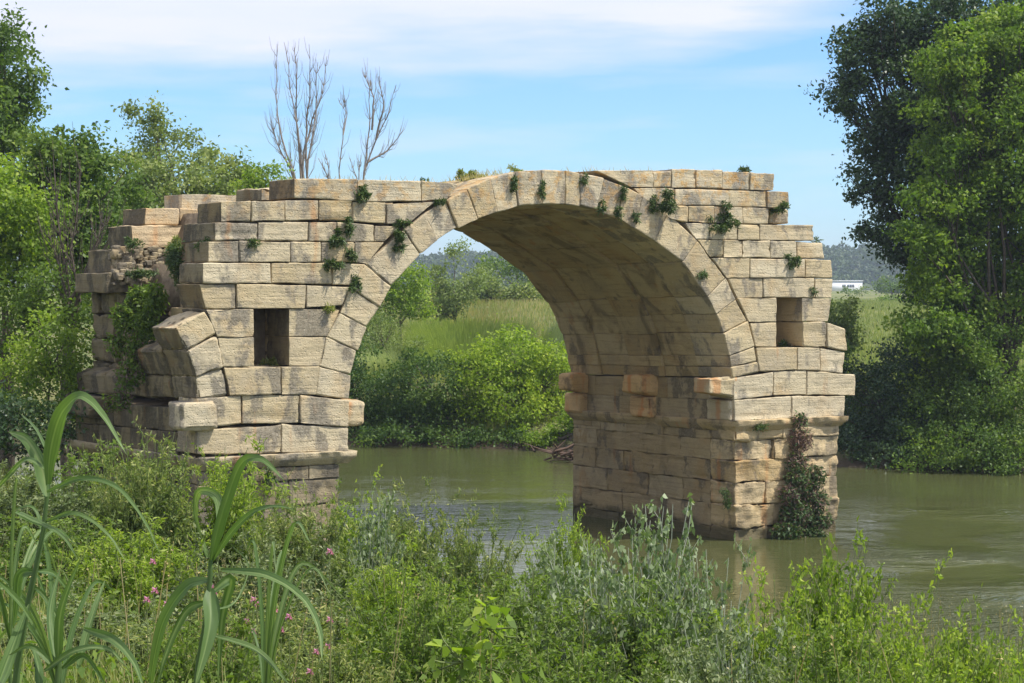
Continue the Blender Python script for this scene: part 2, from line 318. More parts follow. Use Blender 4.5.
# ------------------------------------------------------------------ stones
def axis_pos(h, r, cell):
    n = max(1, int(round((2 * h - 2 * r) / cell)))
    e = min(.014, (h - r) * .3); inner = list(np.linspace(-h + r, h - r, n + 1))
    return [-h, -h + .4 * r, inner[0], inner[0] + e] + inner[1:-1] + [inner[-1] - e, inner[-1], h - .4 * r, h]
def stone(acc, P8, r=.015, gap=.003, amp=.019, cell=.085, bed=.02, a=None, deep_cell=None, end=None):
    """P8[i][j][k]: corners, i along, j up, k deep, in bridge coordinates (s, t, z)"""
    P8 = np.array(P8, float)
    la = (np.linalg.norm(P8[1, 0, 0] - P8[0, 0, 0]) + np.linalg.norm(P8[1, 1, 0] - P8[0, 1, 0])) / 2
    lb = (np.linalg.norm(P8[0, 1, 0] - P8[0, 0, 0]) + np.linalg.norm(P8[1, 1, 0] - P8[1, 0, 0])) / 2
    lc = np.linalg.norm(P8[0, 0, 1] - P8[0, 0, 0])
    amp = amp * rnd.choice((.7, 1, 1, 1.3, 1.9)); bed = bed * rnd.choice((.6, 1, 1.8))
    full = np.array([la, lb, lc]); h = full / 2 - gap / 2; r = min(r * rnd.uniform(.7, 1.4), h.min() * .45)
    ax = [axis_pos(h[0], r, cell), axis_pos(h[1], r, cell), axis_pos(h[2], r, deep_cell or max(cell, lc / 8))]
    n = [len(q) for q in ax]; idx = {}; pts = []
    def vid(i, j, k):
        key = (i, j, k)
        if key not in idx: idx[key] = len(pts); pts.append((ax[0][i], ax[1][j], ax[2][k]))
        return idx[key]
    faces = []; ends = []
    for i in range(n[0] - 1):
        for j in range(n[1] - 1):
            faces.append((vid(i, j, 0), vid(i + 1, j, 0), vid(i + 1, j + 1, 0), vid(i, j + 1, 0)))
            faces.append((vid(i, j, n[2] - 1), vid(i, j + 1, n[2] - 1), vid(i + 1, j + 1, n[2] - 1), vid(i + 1, j, n[2] - 1)))
    for i in range(n[0] - 1):
        for k in range(n[2] - 1):
            faces.append((vid(i, 0, k), vid(i, 0, k + 1), vid(i + 1, 0, k + 1), vid(i + 1, 0, k)))
            faces.append((vid(i, n[1] - 1, k), vid(i + 1, n[1] - 1, k), vid(i + 1, n[1] - 1, k + 1), vid(i, n[1] - 1, k + 1)))
    for j in range(n[1] - 1):
        for k in range(n[2] - 1):
            ends.append(len(faces)); faces.append((vid(0, j, k), vid(0, j + 1, k), vid(0, j + 1, k + 1), vid(0, j, k + 1)))
            faces.append((vid(n[0] - 1, j, k), vid(n[0] - 1, j, k + 1), vid(n[0] - 1, j + 1, k + 1), vid(n[0] - 1, j + 1, k)))
    q = np.array(pts); c = np.clip(q, -(h - r), h - r); d = q - c; dn = d / np.linalg.norm(d, axis=1, keepdims=True)
    base = c + dn * r
    def tri(p):
        u = p / full + .5; a_, b_, c_ = u[:, 0:1], u[:, 1:2], u[:, 2:3]
        o = 0
        for i in (0, 1):
            for j in (0, 1):
                for k in (0, 1):
                    o = o + (a_ if i else 1 - a_) * (b_ if j else 1 - b_) * (c_ if k else 1 - c_) * P8[i, j, k]
        return o
    wpos = tri(base); seed = rnd.uniform(0, 50)
    disp = np.empty(len(wpos)); corner = (np.abs(dn) > .25).sum(1) > 1
    for m, p in enumerate(wpos):
        v = Vector(p)
        f = noise.noise(v * 1.7 + Vector((seed, 0, 0))) * .6 + noise.noise(v * 5.2) * .45 + noise.noise(v * 12) * .2
        bd = noise.noise(Vector((v.x * 1.1, v.y * 1.1, v.z * 11 + seed)))
        bd = -max(0, bd - .15) * 2.0
        dd = amp * f + bed * bd
        if corner[m]: dd -= amp * 2.6 * max(0, noise.noise(v * 3.6 + Vector((7, seed, 3))) - .08)
        disp[m] = dd
    o = tri(base + dn * disp[:, None])
    mi = np.full(len(faces), acc.mi)
    if end is not None: mi[ends] = end
    acc.add(o, np.array(faces), rnd.random() if a is None else a, mi)
def quad_stone(acc, q, t0=0.0, t1=1.15, tp=None, jit=.022, drop=0.0, **k):
    """q: four pixels TL, TR, BR, BL seen in the plane t=tp (default t0)"""
    tp = t0 if tp is None else tp
    TL, TR, BR, BL = [sz(*p, tp) for p in q]
    j = rnd.uniform(-jit, jit)
    def P(c_, t): return (c_[0], t, c_[1] - drop * t)
    A = [[[P(BL, t0 + j), P(BL, t1)], [P(TL, t0 + j), P(TL, t1)]], [[P(BR, t0 + j), P(BR, t1)], [P(TR, t0 + j), P(TR, t1)]]]
    stone(acc, A, **k)
def raw_stone(acc, s0, s1, t0, t1, z0, z1, **k):   # front at t0
    A = [[[(s0, t0, z0), (s0, t1, z0)], [(s0, t0, z1), (s0, t1, z1)]], [[(s1, t0, z0), (s1, t1, z0)], [(s1, t0, z1), (s1, t1, z1)]]]
    stone(acc, A, **k)
def side_stone(acc, sa, sb, t0, t1, z0, z1, drop=0.0, left=True, sa1=None, **k):
    """a stone whose long visible face looks along -s (left) at s=sa, running from t0 to t1"""
    sa1 = sa if sa1 is None else sa1
    def P(s, t, z): return (s, t, z - drop * t)
    A = [[[P(sa1, t1, z0), P(sb, t1, z0)], [P(sa1, t1, z1), P(sb, t1, z1)]], [[P(sa, t0, z0), P(sb, t0, z0)], [P(sa, t0, z1), P(sb, t0, z1)]]]
    if not left: A = [A[1], A[0]]
    stone(acc, A, **k)
def prism(acc, pts, t0, t1, drop=0.0, a=.5):       # pts: (s,z) polygon with four corners
    V = [(p[0], t0, p[1] - drop * t0) for p in pts] + [(p[0], t1, p[1] - drop * t1) for p in pts]
    acc.add(V, [(0, 1, 2, 3), (7, 6, 5, 4), (0, 4, 5, 1), (1, 5, 6, 2), (2, 6, 7, 3), (3, 7, 4, 0)], a)

bridge = empty('ruined_stone_bridge', ORI, TH)
tag(bridge, 'ruined ancient bridge of pale limestone blocks with one whole arch standing in the river', 'bridge')

# ---- courses of the left spandrel (pixels, plane t = 0)
LROWS = {
 'A': [[(294, 178.5), (357, 179), (357, 201), (294, 198)], [(357.5, 179.5), (421, 181), (421, 201), (357.5, 202)], [(421.5, 181), (459, 184), (446, 199.5), (421.5, 201)]],
 'B': [[(221, 201.5), (251, 201), (251, 221.5), (221, 222)], [(251.5, 201), (284.5, 201), (284.5, 221), (251.5, 221.5)], [(285, 200), (318.5, 200), (318.5, 219.5), (285, 221)],
       [(319, 200.5), (352.5, 200.5), (352.5, 221), (319, 221)], [(353, 202), (386, 202.5), (386, 224), (353, 221)], [(386.5, 204), (436, 201.5), (411, 222), (387.5, 224)]],
 'C': [[(215, 222.5), (258, 222), (258, 240), (215, 240.5)], [(258.5, 222), (309, 222), (308, 241), (258.5, 240.5)], [(309.5, 222), (337, 222), (337, 241.5), (309, 241.5)],
       [(337.5, 222), (374, 225), (374, 242), (337.5, 241.5)], [(374.5, 225), (400, 227), (384.5, 242), (374.5, 242)]],
 'D': [[(208.5, 241.5), (239, 241), (239, 262), (208.5, 262)], [(239.5, 241), (290, 242), (290, 262.5), (239.5, 262)], [(290.5, 242), (321, 242), (321, 262), (290.5, 262.5)],
       [(321.5, 242.5), (354.5, 242.5), (354.5, 262), (321.5, 262)], [(355, 242.5), (384, 242.5), (367, 264), (355, 262)]],
 'E': [[(202.5, 263), (270.5, 263), (271, 283.5), (202.5, 283)], [(271.5, 263), (332.5, 262.5), (332.5, 284), (271.5, 283.5)], [(333, 263), (366, 264), (351, 286), (333, 284.5)]],
 'F': [[(199, 284), (235.8, 284), (236, 308.5), (206, 308.5)], [(236.5, 284), (306, 285), (304.5, 308.5), (236.8, 308.5)], [(306.5, 285), (350, 287), (342, 305), (306, 308.5)]],
 'G': [[(205, 309), (253.5, 309), (254, 337), (217, 337)], [(289, 309), (341, 309), (327, 336.8), (289, 336.8)]],
 'H': [[(218, 337.5), (254, 337.3), (254.6, 366.5), (222.5, 367)], [(289, 337.2), (326.5, 337.2), (319.5, 366), (289, 365.5)]],
 'I': [[(223.5, 367.5), (281, 367), (281, 394.5), (229.5, 396)], [(281.5, 367), (319.5, 366.3), (316.5, 394.8), (281.5, 394.8)]],
}
RROWS = {
 'a': [[(596, 170.5), (653.3, 170), (653.3, 187.3), (632, 187.3)], [(653.6, 172), (671.8, 171), (671.8, 187.5), (653.6, 187.5)], [(672, 169), (695.5, 169), (695.5, 187.7), (672, 187.7)],
       [(696, 169.5), (722.5, 170), (722.5, 188.7), (696, 188)], [(723, 171.5), (749.5, 172), (749.5, 190), (723, 189.2)], [(750, 172.4), (774.5, 173.5), (774, 190.8), (750, 190.3)]],
 'b': [[(634, 188), (674.5, 188), (674.5, 205), (650, 204)], [(675, 188.8), (729, 190), (729, 206), (675, 205)], [(729.5, 190.4), (766.5, 191), (766.5, 207.2), (729.5, 206.3)], [(767, 191), (788, 192), (789, 208), (767, 207.5)]],
 'c': [[(652, 205), (687.8, 206), (687.5, 222.6), (671, 219)], [(688.3, 206), (714, 206.3), (714, 223), (688.3, 222.5)], [(714.5, 206.5), (742.5, 207), (742.5, 223.3), (714.5, 223)],
       [(743, 207.3), (769, 208), (769, 224), (743, 223.5)]],
 'd': [[(685, 223), (709.5, 223.3), (709.5, 239.5), (696.5, 239.5)], [(710, 223.4), (737.5, 224), (737.5, 239.7), (710, 239.5)], [(738, 224), (759.3, 224.3), (759.3, 240), (738, 239.7)], [(760, 224.5), (813.5, 225), (814, 240.7), (760, 240)]],
 'e': [[(698, 240), (723, 240), (723, 257.3), (710.5, 257.5)], [(723.5, 240.2), (742, 240.3), (742, 257.5), (723.5, 257.3)], [(742.7, 240.4), (770, 240.7), (770, 258), (742.7, 257.5)],
       [(770.5, 241), (796.5, 241.2), (797, 258), (770.5, 258)], [(797.3, 241.4), (823, 242), (825, 258.5), (797.3, 258.2)]],
 'f': [[(712, 258), (749.5, 258.5), (749.5, 277.7), (727, 278)], [(750, 258.6), (805, 259), (805, 277.7), (750, 277.7)], [(805.5, 259), (832, 260), (833, 278.3), (805.5, 277.7)]],
 'g': [[(728.5, 278.3), (763.2, 278.2), (763.2, 297.7), (738, 298)], [(763.8, 278.2), (815, 278.3), (815, 297.3), (763.8, 297.6)], [(815.5, 278.4), (833.5, 279), (832, 298), (815.5, 297.5)]],
 'h': [[(738, 298.4), (776.5, 298.2), (776.5, 322.2), (749, 322)], [(802.5, 298), (832, 298.4), (829, 321.5), (802.5, 321.5)]],
 'i': [[(750, 322.7), (776.5, 322.6), (776.5, 347), (755.5, 347)], [(803, 322), (826.3, 322), (826.3, 347), (803, 347)], [(827, 322.4), (845, 329), (847, 351), (827, 347.5)]],
 'j': [[(756, 347.7), (796.8, 347.4), (796.8, 370), (759, 371.5)], [(797.4, 347.5), (820, 347.6), (820, 370.5), (797.4, 370)], [(820.5, 348), (845.5, 352), (843, 373.5), (820.5, 370.7)]],
}
def avg_row(row, t=0):
    q = [[sz(*p, t) for p in st] for st in row]
    s0 = min((c[0][0] + c[3][0]) / 2 for c in q); s1 = max((c[1][0] + c[2][0]) / 2 for c in q)
    zt = sum(c[0][1] + c[1][1] for c in q) / (2 * len(q)); zb = sum(c[2][1] + c[3][1] for c in q) / (2 * len(q))
    return s0, s1, zb, zt
def leaf_wall(rows, name, mat, t0, t1, cores):
    acc = Acc()
    for key, row in rows.items():
        for qi, q in enumerate(row): quad_stone(acc, q, t0, t1, tp=0.0, end=2 if ((qi == 0 and q[0][0] < 300) or q[0][0] == 289) else None)  # left opening's reveal takes the dark end colour as painted shade
        # packing behind the joints
        acc.mi = 1
        for a_, b_ in zip(row[:-1], row[1:]):
            if b_[0][0] - a_[1][0] > 5: continue
            x0 = a_[1][0] - 4; x1 = b_[0][0] + 4; y0 = a_[1][1] + 3; y1 = a_[2][1] + 2
            prism(acc, [sz(x0, y1), sz(x1, y1), sz(x1, y0), sz(x0, y0)], t0 + .12, t1 - .12)
        acc.mi = 0
    acc.mi = 1
    for pts, ta, tb in cores: prism(acc, pts, ta, tb)
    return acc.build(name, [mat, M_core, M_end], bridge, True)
zF = sz(240, 300)[1]; zE = sz(240, 262)[1]; sb = sz(213, 330)[0]; zLt = sz(340, 398)[1]; zRt = sz(734, 378.5)[1]
leaf_wall(LROWS, 'spandrel_wall', M_front, 0, 1.15, [
 ([(sb + .5, zLt - .3), (sz(330, 330)[0], zLt - .3), (sz(330, 330)[0], zF), (sb + .5, zF)], 1.1, W - .4),
 ([(sz(232, 280)[0], zF - .2), (sz(352, 280)[0], zF - .2), (sz(378, 262)[0], zE), (sz(245, 262)[0], zE)], 1.1, W - .6),
 ([(sz(262, 250)[0], zE - .2), (sz(372, 250)[0], zE - .2), (sz(425, 203)[0], sz(425, 206)[1]), (sz(290, 203)[0], sz(290, 206)[1])], 1.1, W - .9)])
leaf_wall(RROWS, 'spandrel_wall', M_right, 0, 1.15, [
 ([(sz(762, 365)[0], zRt - .1), (sz(836, 365)[0], zRt - .1), (sz(826, 262)[0], sz(826, 262)[1]), (sz(733, 262)[0], sz(733, 262)[1])], 1.75, W - .9),
 ([(sz(733, 262)[0], sz(733, 263)[1]), (sz(818, 262)[0], sz(818, 263)[1]), (sz(770, 176)[0], sz(770, 178)[1]), (sz(655, 180)[0], sz(655, 182)[1])], 1.1, W - .9)])
for rows_, lim, dz_ in ((LROWS, 250, .1), (RROWS, 0, 0)):
    acc = Acc()
    for key, row in rows_.items():
        for q in row:
            if q[0][0] < lim: continue
            TL, TR, BR, BL = [sz(*p, 0) for p in q]
            def P(c_, t): return (c_[0], t, c_[1] - dz_)
            stone(acc, [[[P(BL, W - 1.0), P(BL, W)], [P(TL, W - 1.0), P(TL, W)]], [[P(BR, W - 1.0), P(BR, W)], [P(TR, W - 1.0), P(TR, W)]]], cell=.2)
    acc.build('rear_wall', M_grey, bridge, True)

# ---- the arch ring: joints from extrados to intrados
JO = [((316, 395), (350, 399.5)), ((320, 366.5), (352, 375)), ((327, 337), (358.5, 350.5)), ((340.7, 313), (367, 327)), ((350.5, 287.5), (380.5, 308)), ((365, 264), (391.3, 286.5)),
      ((404, 230), (420.5, 255)), ((424, 214), (438, 240.5)), ((446, 200), (458, 228)), ((467, 189), (478, 219)), ((490, 178), (497.5, 212)), ((514, 172), (518.5, 206)),
      ((541.5, 169.5), (542, 203.5)), ((565.5, 170), (565.5, 204)), ((580, 173), (580, 206)), ((603.7, 178), (597, 210.5)), ((625, 186), (618, 217.5)), ((642.7, 195.7), (634.5, 228)),
      ((668, 212), (655, 241)), ((698, 241), (683, 262)), ((726, 278), (708, 296.5)), ((736, 299.5), (716.5, 314)), ((748, 321), (723.5, 333)), ((754.5, 346.5), (729, 356)), ((757, 362), (731, 367)), ((759, 371.8), (732.8, 377.8))]
ring = Acc(); vault = Acc(); spine = vault
RT = [0, 1.28, 2.6, 3.9, 5.25, W]
for i in range(len(JO) - 1):
    (e0, n0), (e1, n1_) = JO[i], JO[i + 1]
    E0, N0, E1, N1 = sz(*e0), sz(*n0), sz(*e1), sz(*n1_)
    for ri in range(5):
        t0, t1 = RT[ri], RT[ri + 1]
        dz = rnd.uniform(-.018, .018); j = rnd.uniform(-.03, .03) if ri == 0 else 0
        off = [0, .045, -.03, .03, -.02][ri]
        mid = Vector(((E0[0] + E1[0]) / 2 - (N0[0] + N1[0]) / 2, (E0[1] + E1[1]) / 2 - (N0[1] + N1[1]) / 2)).normalized() * (off + dz)
        def P(c_, t, inner): return (c_[0] + (mid.x if inner else 0), t, c_[1] - DROP * t + (mid.y if inner else 0))
        A = [[[P(N0, t0 + j, 1), P(N0, t1, 1)], [P(E0, t0 + j, 0), P(E0, t1, 0)]], [[P(N1, t0 + j, 1), P(N1, t1, 1)], [P(E1, t0 + j, 0), P(E1, t1, 0)]]]
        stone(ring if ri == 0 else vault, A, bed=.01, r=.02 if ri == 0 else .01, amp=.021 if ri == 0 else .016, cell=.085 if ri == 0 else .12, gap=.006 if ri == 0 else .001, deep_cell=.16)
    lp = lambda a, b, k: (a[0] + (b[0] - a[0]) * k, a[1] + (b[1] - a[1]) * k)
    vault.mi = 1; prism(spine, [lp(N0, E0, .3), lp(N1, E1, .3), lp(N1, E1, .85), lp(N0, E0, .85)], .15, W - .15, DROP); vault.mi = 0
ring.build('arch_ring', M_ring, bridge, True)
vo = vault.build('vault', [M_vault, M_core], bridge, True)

# ---- piers
def pier(side, front_rows, s_in, s_out, cor_z, low_rows, m_hi, m_lo, m_in):
    """front_rows: stones above the cornice; s_in = face to the main arch, s_out = outer face"""
    ps = Acc()
    for row in front_rows:
        for q in row: quad_stone(ps, q, 0, .95)
    o = ps.build('pier', m_hi, bridge, True)
    return o
# left pier, above the cornice
LP = [[[(198, 399), (241.8, 395.5), (242, 424), (196.5, 429.5)], [(242.5, 395.3), (299.5, 395), (299.5, 423.2), (242.5, 424)], [(300, 395), (349, 400.3), (348.5, 427), (300, 423.5)]],
      [[(196, 430.3), (281.5, 424.5), (281.5, 452.7), (196.5, 455)], [(282, 424), (348.8, 427.7), (348, 452.5), (282, 452.7)]]]
RP = [[[(733, 378.3), (773.2, 372), (773.2, 395.5), (734, 400)], [(773.8, 371.7), (806.3, 370.5), (806.3, 394.7), (773.8, 395.3)], [(807, 371), (855.5, 375), (855.5, 395.5), (807, 395)]],
      [[(734, 400.4), (791, 396), (791, 418.5), (734.5, 421)], [(791.6, 396), (845, 396), (844, 418.7), (791.6, 418.7)]]]
sL_in = sz(348, 440)[0]; sL_out = sz(196, 440)[0]; sR_in = sz(734.3, 410)[0]; sR_out = sz(844, 410)[0]
zL = {k: sz(x, y)[1] for k, (x, y) in {'top': (340, 398), 'mid': (300, 425), 'cor': (300, 453)}.items()}
zR = {k: sz(x, y)[1] for k, (x, y) in {'top': (734, 378.5), 'mid': (734, 400.2), 'cor': (734, 421)}.items()}
def side_wall(acc, s_face, s_back, rows, t0, t1, left, lens, drop=DROP, **k):
    for z0, z1 in rows:
        t = t0
        while t < t1 - .05:
            ln = rnd.uniform(*lens); e = min(t + ln, t1)
            if t1 - e < .5: e = t1
            j = rnd.uniform(-.018, .018)
            side_stone(acc, s_face + j, s_back, t, e, z0, z1, drop=drop, left=left, **k); t = e
def pier(front_rows, mats, sin, sout, zz_, inner_left):
    ps = Acc()
    for row in front_rows:
        for q in row: quad_stone(ps, q, 0, .95)
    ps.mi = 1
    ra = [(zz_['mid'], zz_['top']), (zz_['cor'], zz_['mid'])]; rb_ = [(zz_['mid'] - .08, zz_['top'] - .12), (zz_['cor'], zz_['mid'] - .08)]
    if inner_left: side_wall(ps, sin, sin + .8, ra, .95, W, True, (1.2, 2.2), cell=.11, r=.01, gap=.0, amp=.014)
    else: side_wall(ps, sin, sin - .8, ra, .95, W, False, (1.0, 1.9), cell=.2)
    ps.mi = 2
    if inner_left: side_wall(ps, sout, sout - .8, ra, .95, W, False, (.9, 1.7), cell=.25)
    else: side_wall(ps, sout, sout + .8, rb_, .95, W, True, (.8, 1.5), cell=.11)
    ps.mi = 3; lo_, hi_ = min(sin, sout) + .3, max(sin, sout) - .3
    prism(ps, [(lo_, zz_['cor'] - .5), (hi_, zz_['cor'] - .5), (hi_, zz_['top'] - .05), (lo_, zz_['top'] - .2)], .5, W - .25)
    return ps.build('pier', mats, bridge, True)
left_pier = pier(LP, [M_front, M_inner, M_end, M_core], sL_in, sL_out, zL, False)
right_pier = pier(RP, [M_right, M_inner, M_right, M_core], sR_in, sR_out, zR, True)
def lower(pier_o, x0f, x1f, ytop, ys_, mats, fa):
    fr = Acc()
    s0 = sz(x0f, ytop)[0]; s1 = sz(x1f, ytop)[0]
    zs = [sz((x0f if x0f > 500 else x1f), y)[1] for y in ys_]
    for i in range(len(zs) - 1):
        zt, zb = zs[i], zs[i + 1]
        s = s0; fr.mi = 0
        while s < s1 - .05:
            e = min(s + rnd.uniform(.75, 1.5), s1)
            if s1 - e < .45: e = s1
            raw_stone(fr, s, e, rnd.uniform(-.04, .04), .9, zb, zt, r=.02, amp=fa, bed=fa * .6, gap=.002, cell=.06)
            s = e
        fr.mi = 1
        side_wall(fr, s0, s0 + .8, [(zb, zt)], .9, W, True, (1.0, 2.1), r=.010, gap=.0, amp=.04, bed=.035, cell=.08, drop=DROP * .5)
        side_wall(fr, s1, s1 - .8, [(zb, zt)], .9, W, False, (.9, 1.9), r=.05, cell=.22, drop=DROP * .5)
        s = s0
        while s < s1 - .05:
            e = min(s + 1.4, s1); raw_stone(fr, s, e, W - .8, W + .02, zb, zt - .1, cell=.25); s = e
    fr.mi = 2
    prism(fr, [(s0 + .3, zs[-1]), (s1 - .3, zs[-1]), (s1 - .3, zs[0] - .1), (s0 + .3, zs[0] - .1)], .3, W - .3)
    fr.build('pier_base', mats, pier_o, True)
    return s0, s1, zs
Ls0, Ls1, Lzs = lower(left_pier, 199, 338.5, 470, [464, 477.5, 503, 527.5, 552, 578, 604], [M_lowgrey, M_end, M_core], .022)
Rs0, Rs1, Rzs = lower(right_pier, 735, 838, 440, [427, 441, 461.5, 483, 506.5, 529, 552, 590], [M_low, M_inner, M_core], .055)
# cornices: a worn moulding round each pier
def cornice(parent, s0, s1, zt, hgt, out_, mat, seed, ero):
    acc = Acc(); rnd.seed(seed)
    n = 26
    def prof(u):                        # u 0..1 down the moulding -> projection
        return [1.0, 1.0, .93, .62, .30, .08][u]
    def strip(path_fn, length, cells):
        V = []; m = 6
        for i in range(cells + 1):
            for k in range(m):
                V.append(path_fn(i / cells, k))
        Fq = [(i * m + k, i * m + k + 1, (i + 1) * m + k + 1, (i + 1) * m + k) for i in range(cells) for k in range(m - 1)]
        return V, Fq
    zk = [0, .03, .45, .62, .85, 1.0]
    def er(x, y, z): return 1 - ero * max(0, noise.noise(Vector((x * .9, y * .9, seed))) + .25) + .12 * noise.noise(Vector((x * 4, y * 4, z * 6)))
    def ringpt(s, t, ns, nt_, k):
        p = out_ * prof(k) * max(.05, er(s, t, k)); z = zt - hgt * zk[k] - DROP * .5 * t + .015 * noise.noise(Vector((s * 3, t * 3, k)))
        return (s + ns * p, t + nt_ * p, z)
    # closed loop around the pier
    loop = []
    for i in range(60): loop.append((s0 + (s1 - s0) * i / 60, 0, -.35 if i == 0 else 0, -1))
    loop[0] = (s0, 0, -.8, -.8)
    for i in range(80): loop.append((s1, W * i / 80, 1, -.8 if i == 0 else 0))
    for i in range(40): loop.append((s1 - (s1 - s0) * i / 40, W, .8 if i == 0 else 0, 1))
    for i in range(80): loop.append((s0, W - W * i / 80, -1, .8 if i == 0 else 0))
    V = []; m = 6
    for (s, t, a_, b_) in loop:
        for k in range(m): V.append(ringpt(s, t, a_, b_, k))
    nl = len(loop); Fq = []
    for i in range(nl):
        i2 = (i + 1) % nl
        for k in range(m - 1): Fq.append((i * m + k, i * m + k + 1, i2 * m + k + 1, i2 * m + k))
    base = len(V)
    for (s, t, a_, b_) in loop: V.append((s - a_ * .3, t - b_ * .3, zt - DROP * .5 * t + .012)); V.append((s - a_ * .3, t - b_ * .3, zt - hgt * 1.0 - DROP * .5 * t))
    for i in range(nl):
        i2 = (i + 1) % nl
        Fq.append((base + i * 2, i * m, i2 * m, base + i2 * 2)); Fq.append((i * m + m - 1, base + i * 2 + 1, base + i2 * 2 + 1, i2 * m + m - 1))
    acc.add(V, Fq, .4); acc.build('cornice', mat, parent, True)
cornice(left_pier, Ls0, sL_in - .02, zL['cor'] + .0, .26, .17, M_grey, 3, .35)
cornice(right_pier, Rs0 + .0, Rs1, zR['cor'] + .0, .26, .20, M_low, 8, 1.1)
rnd.seed(21)
# impost blocks jutting from the piers
def block(parent, pts, mat, r=.06, amp=.05):
    a = Acc(); stone(a, pts, r=r, amp=amp, bed=.02, cell=.06, deep_cell=.1); a.build('impost_block', mat, parent, True)
def boxpts(s0, s1, t0, t1, z0, z1, taper=0.0):
    return [[[(s0, t0, z0 + taper), (s0, t1, z0 + taper)], [(s0, t0, z1), (s0, t1, z1)]], [[(s1, t0, z0), (s1, t1, z0)], [(s1, t0, z1), (s1, t1, z1)]]]
z0 = sz(357, 426)[1]; z1 = sz(357, 401)[1]; block(left_pier, boxpts(sL_in - .1, sz(366.5, 410)[0], .02, .75, z0, z1), M_rust)
s_j = sz(170, 415)[0]
block(left_pier, boxpts(sz(177, 415)[0], sz(215, 415)[0], -.16, .5, sz(190, 430)[1], sz(190, 401.5)[1]), M_grey)
blockz = (sz(720, 399)[1], sz(720, 378)[1])
block(right_pier, boxpts(sz(709.5, 388)[0], sR_in + .1, .0, .62, blockz[0], blockz[1], .14), M_rust)
for tt, ww, dp in ((2.95, .75, .55), (5.9, .7, .5)):
    z_off = -DROP * tt
    block(right_pier, boxpts(sR_in - dp, sR_in + .1, tt, tt + ww, zR['mid'] + z_off + .02, zR['top'] + z_off + .05, .1), M_corbel, r=.06)
    block(right_pier, boxpts(sR_in - dp * .42, sR_in + .1, tt + .05, tt + ww + .12, zR['cor'] + z_off, zR['mid'] + z_off + .02), M_corbel)
block(right_pier, boxpts(sR_in - .1, sR_in + .1, .05, .9, zR['cor'] - .01, zR['mid'] - .01), M_rust)
# the stub of the lost left arch: three rings of different length
SPR = [((230, 396), (198.5, 400)), ((223, 367), (196, 377)), ((217.2, 333.5), (186.3, 350.3)), ((205, 310.5), (174.5, 328))]
sp = Acc()
for i in range(3):
    (e0, n0), (e1, n1_) = SPR[i], SPR[i + 1]
    E0, N0, E1, N1 = sz(*e0), sz(*n0), sz(*e1), sz(*n1_)
    def P(c_, t): return (c_[0], t, c_[1] - DROP * t)
    for (t0, t1, lim, mm) in ((0, 1.22, 3, 0), (1.25, 3.1, 2, 1), (3.12, 4.9, 1, 1), (4.92, W, 1, 1)):
        if i >= lim: continue
        j = rnd.uniform(-.03, .03)
        A = [[[P(N0, t0 + j), P(N0, t1)], [P(N1, t0 + j), P(N1, t1)]], [[P(E0, t0 + j), P(E0, t1)], [P(E1, t0 + j), P(E1, t1)]]]
        n0_ = sp.n; sp.mi = 0 if mm == 0 else 1; stone(sp, A, r=.04, amp=.04, cell=.08, deep_cell=.12, bed=.03, end=None)
        if mm == 0:                     # crust and painted shade on the soffit side of the front ring
            Fq = sp.F[-1] - n0_; Vv = sp.V[-1]; cen = Vv[Fq].mean(1); nn = np.cross(Vv[Fq[:, 1]] - Vv[Fq[:, 0]], Vv[Fq[:, 3]] - Vv[Fq[:, 0]])
            ctr = Vv.mean(0); nn = nn * np.sign((nn * (cen - ctr)).sum(1))[:, None]; nn = unit(nn); sp.I[-1] = np.where(nn[:, 0] < -.6, 1, 0)
spo = sp.build('broken_arch_springer', [M_front, M_end], bridge, True)
# rear block left on the rear impost
block(left_pier, boxpts(sL_out - .28, sL_out + .5, 4.9, W + .02, zL['mid'] - .05, zL['top'] - .12), M_end, r=.09, amp=.07)
# ruined rear mass: courses facing left and towards the river bank
rm = Acc(); sb = sz(213, 330)[0]
zz = [sz(196, y)[1] for y in (398, 372, 346, 318, 292)]
for i in range(4):
    t = 3.3
    s_face = sb + [0, .03, -.02, .06][i]
    while t < W - .05:
        e = min(t + rnd.uniform(.8, 1.3), W)
        if W - e < .4: e = W
        side_stone(rm, s_face + rnd.uniform(-.07, .07), s_face + 1.0, t, e, zz[i], zz[i + 1], left=True, drop=-.0, r=.07, amp=.07, bed=.04, cell=.1); t = e
    s = s_face + 1.0
    while s < s_face + 3.2:
        raw_stone(rm, s, s + .8, 3.3, 4.2, zz[i], zz[i + 1], cell=.15); s += .8
rmo = rm.build('ruined_rear_mass', M_end, bridge, True)
# flood openings: reveals, sill and back stones
for (x0, x1, y0, y1, dp) in ((254, 289, 308.5, 366, 1.9), (776.5, 802.7, 297.5, 347.2, 1.9)):
    fo = Acc()
    s0, s1 = sz(x0, y0)[0], sz(x1, y0)[0]; zt, zb = sz(x0, y0)[1], sz(x0, y1)[1]; zm = (zt + zb) / 2
    for (za, zc) in ((zb, zm), (zm, zt)):
        side_stone(fo, s1, s1 + .7, 1.0, dp + .6, za, zc, left=True, cell=.1); side_stone(fo, s0, s0 - .7, 1.0, dp + .6, za, zc, left=False, cell=.1)
        raw_stone(fo, s0 - .05, (s0 + s1) / 2 + .05, dp, dp + .5, za, zc, cell=.1); raw_stone(fo, (s0 + s1) / 2 + .05, s1 + .05, dp + .04, dp + .5, za, zc, cell=.1)
    raw_stone(fo, s0 - .5, s1 + .5, 1.1, dp + .6, zt, zt + .4, cell=.15); raw_stone(fo, s0 - .5, s1 + .5, .9, dp + .6, zb - .4, zb - .005, cell=.12)
    fo.build('flood_opening', M_inner, bridge, True)
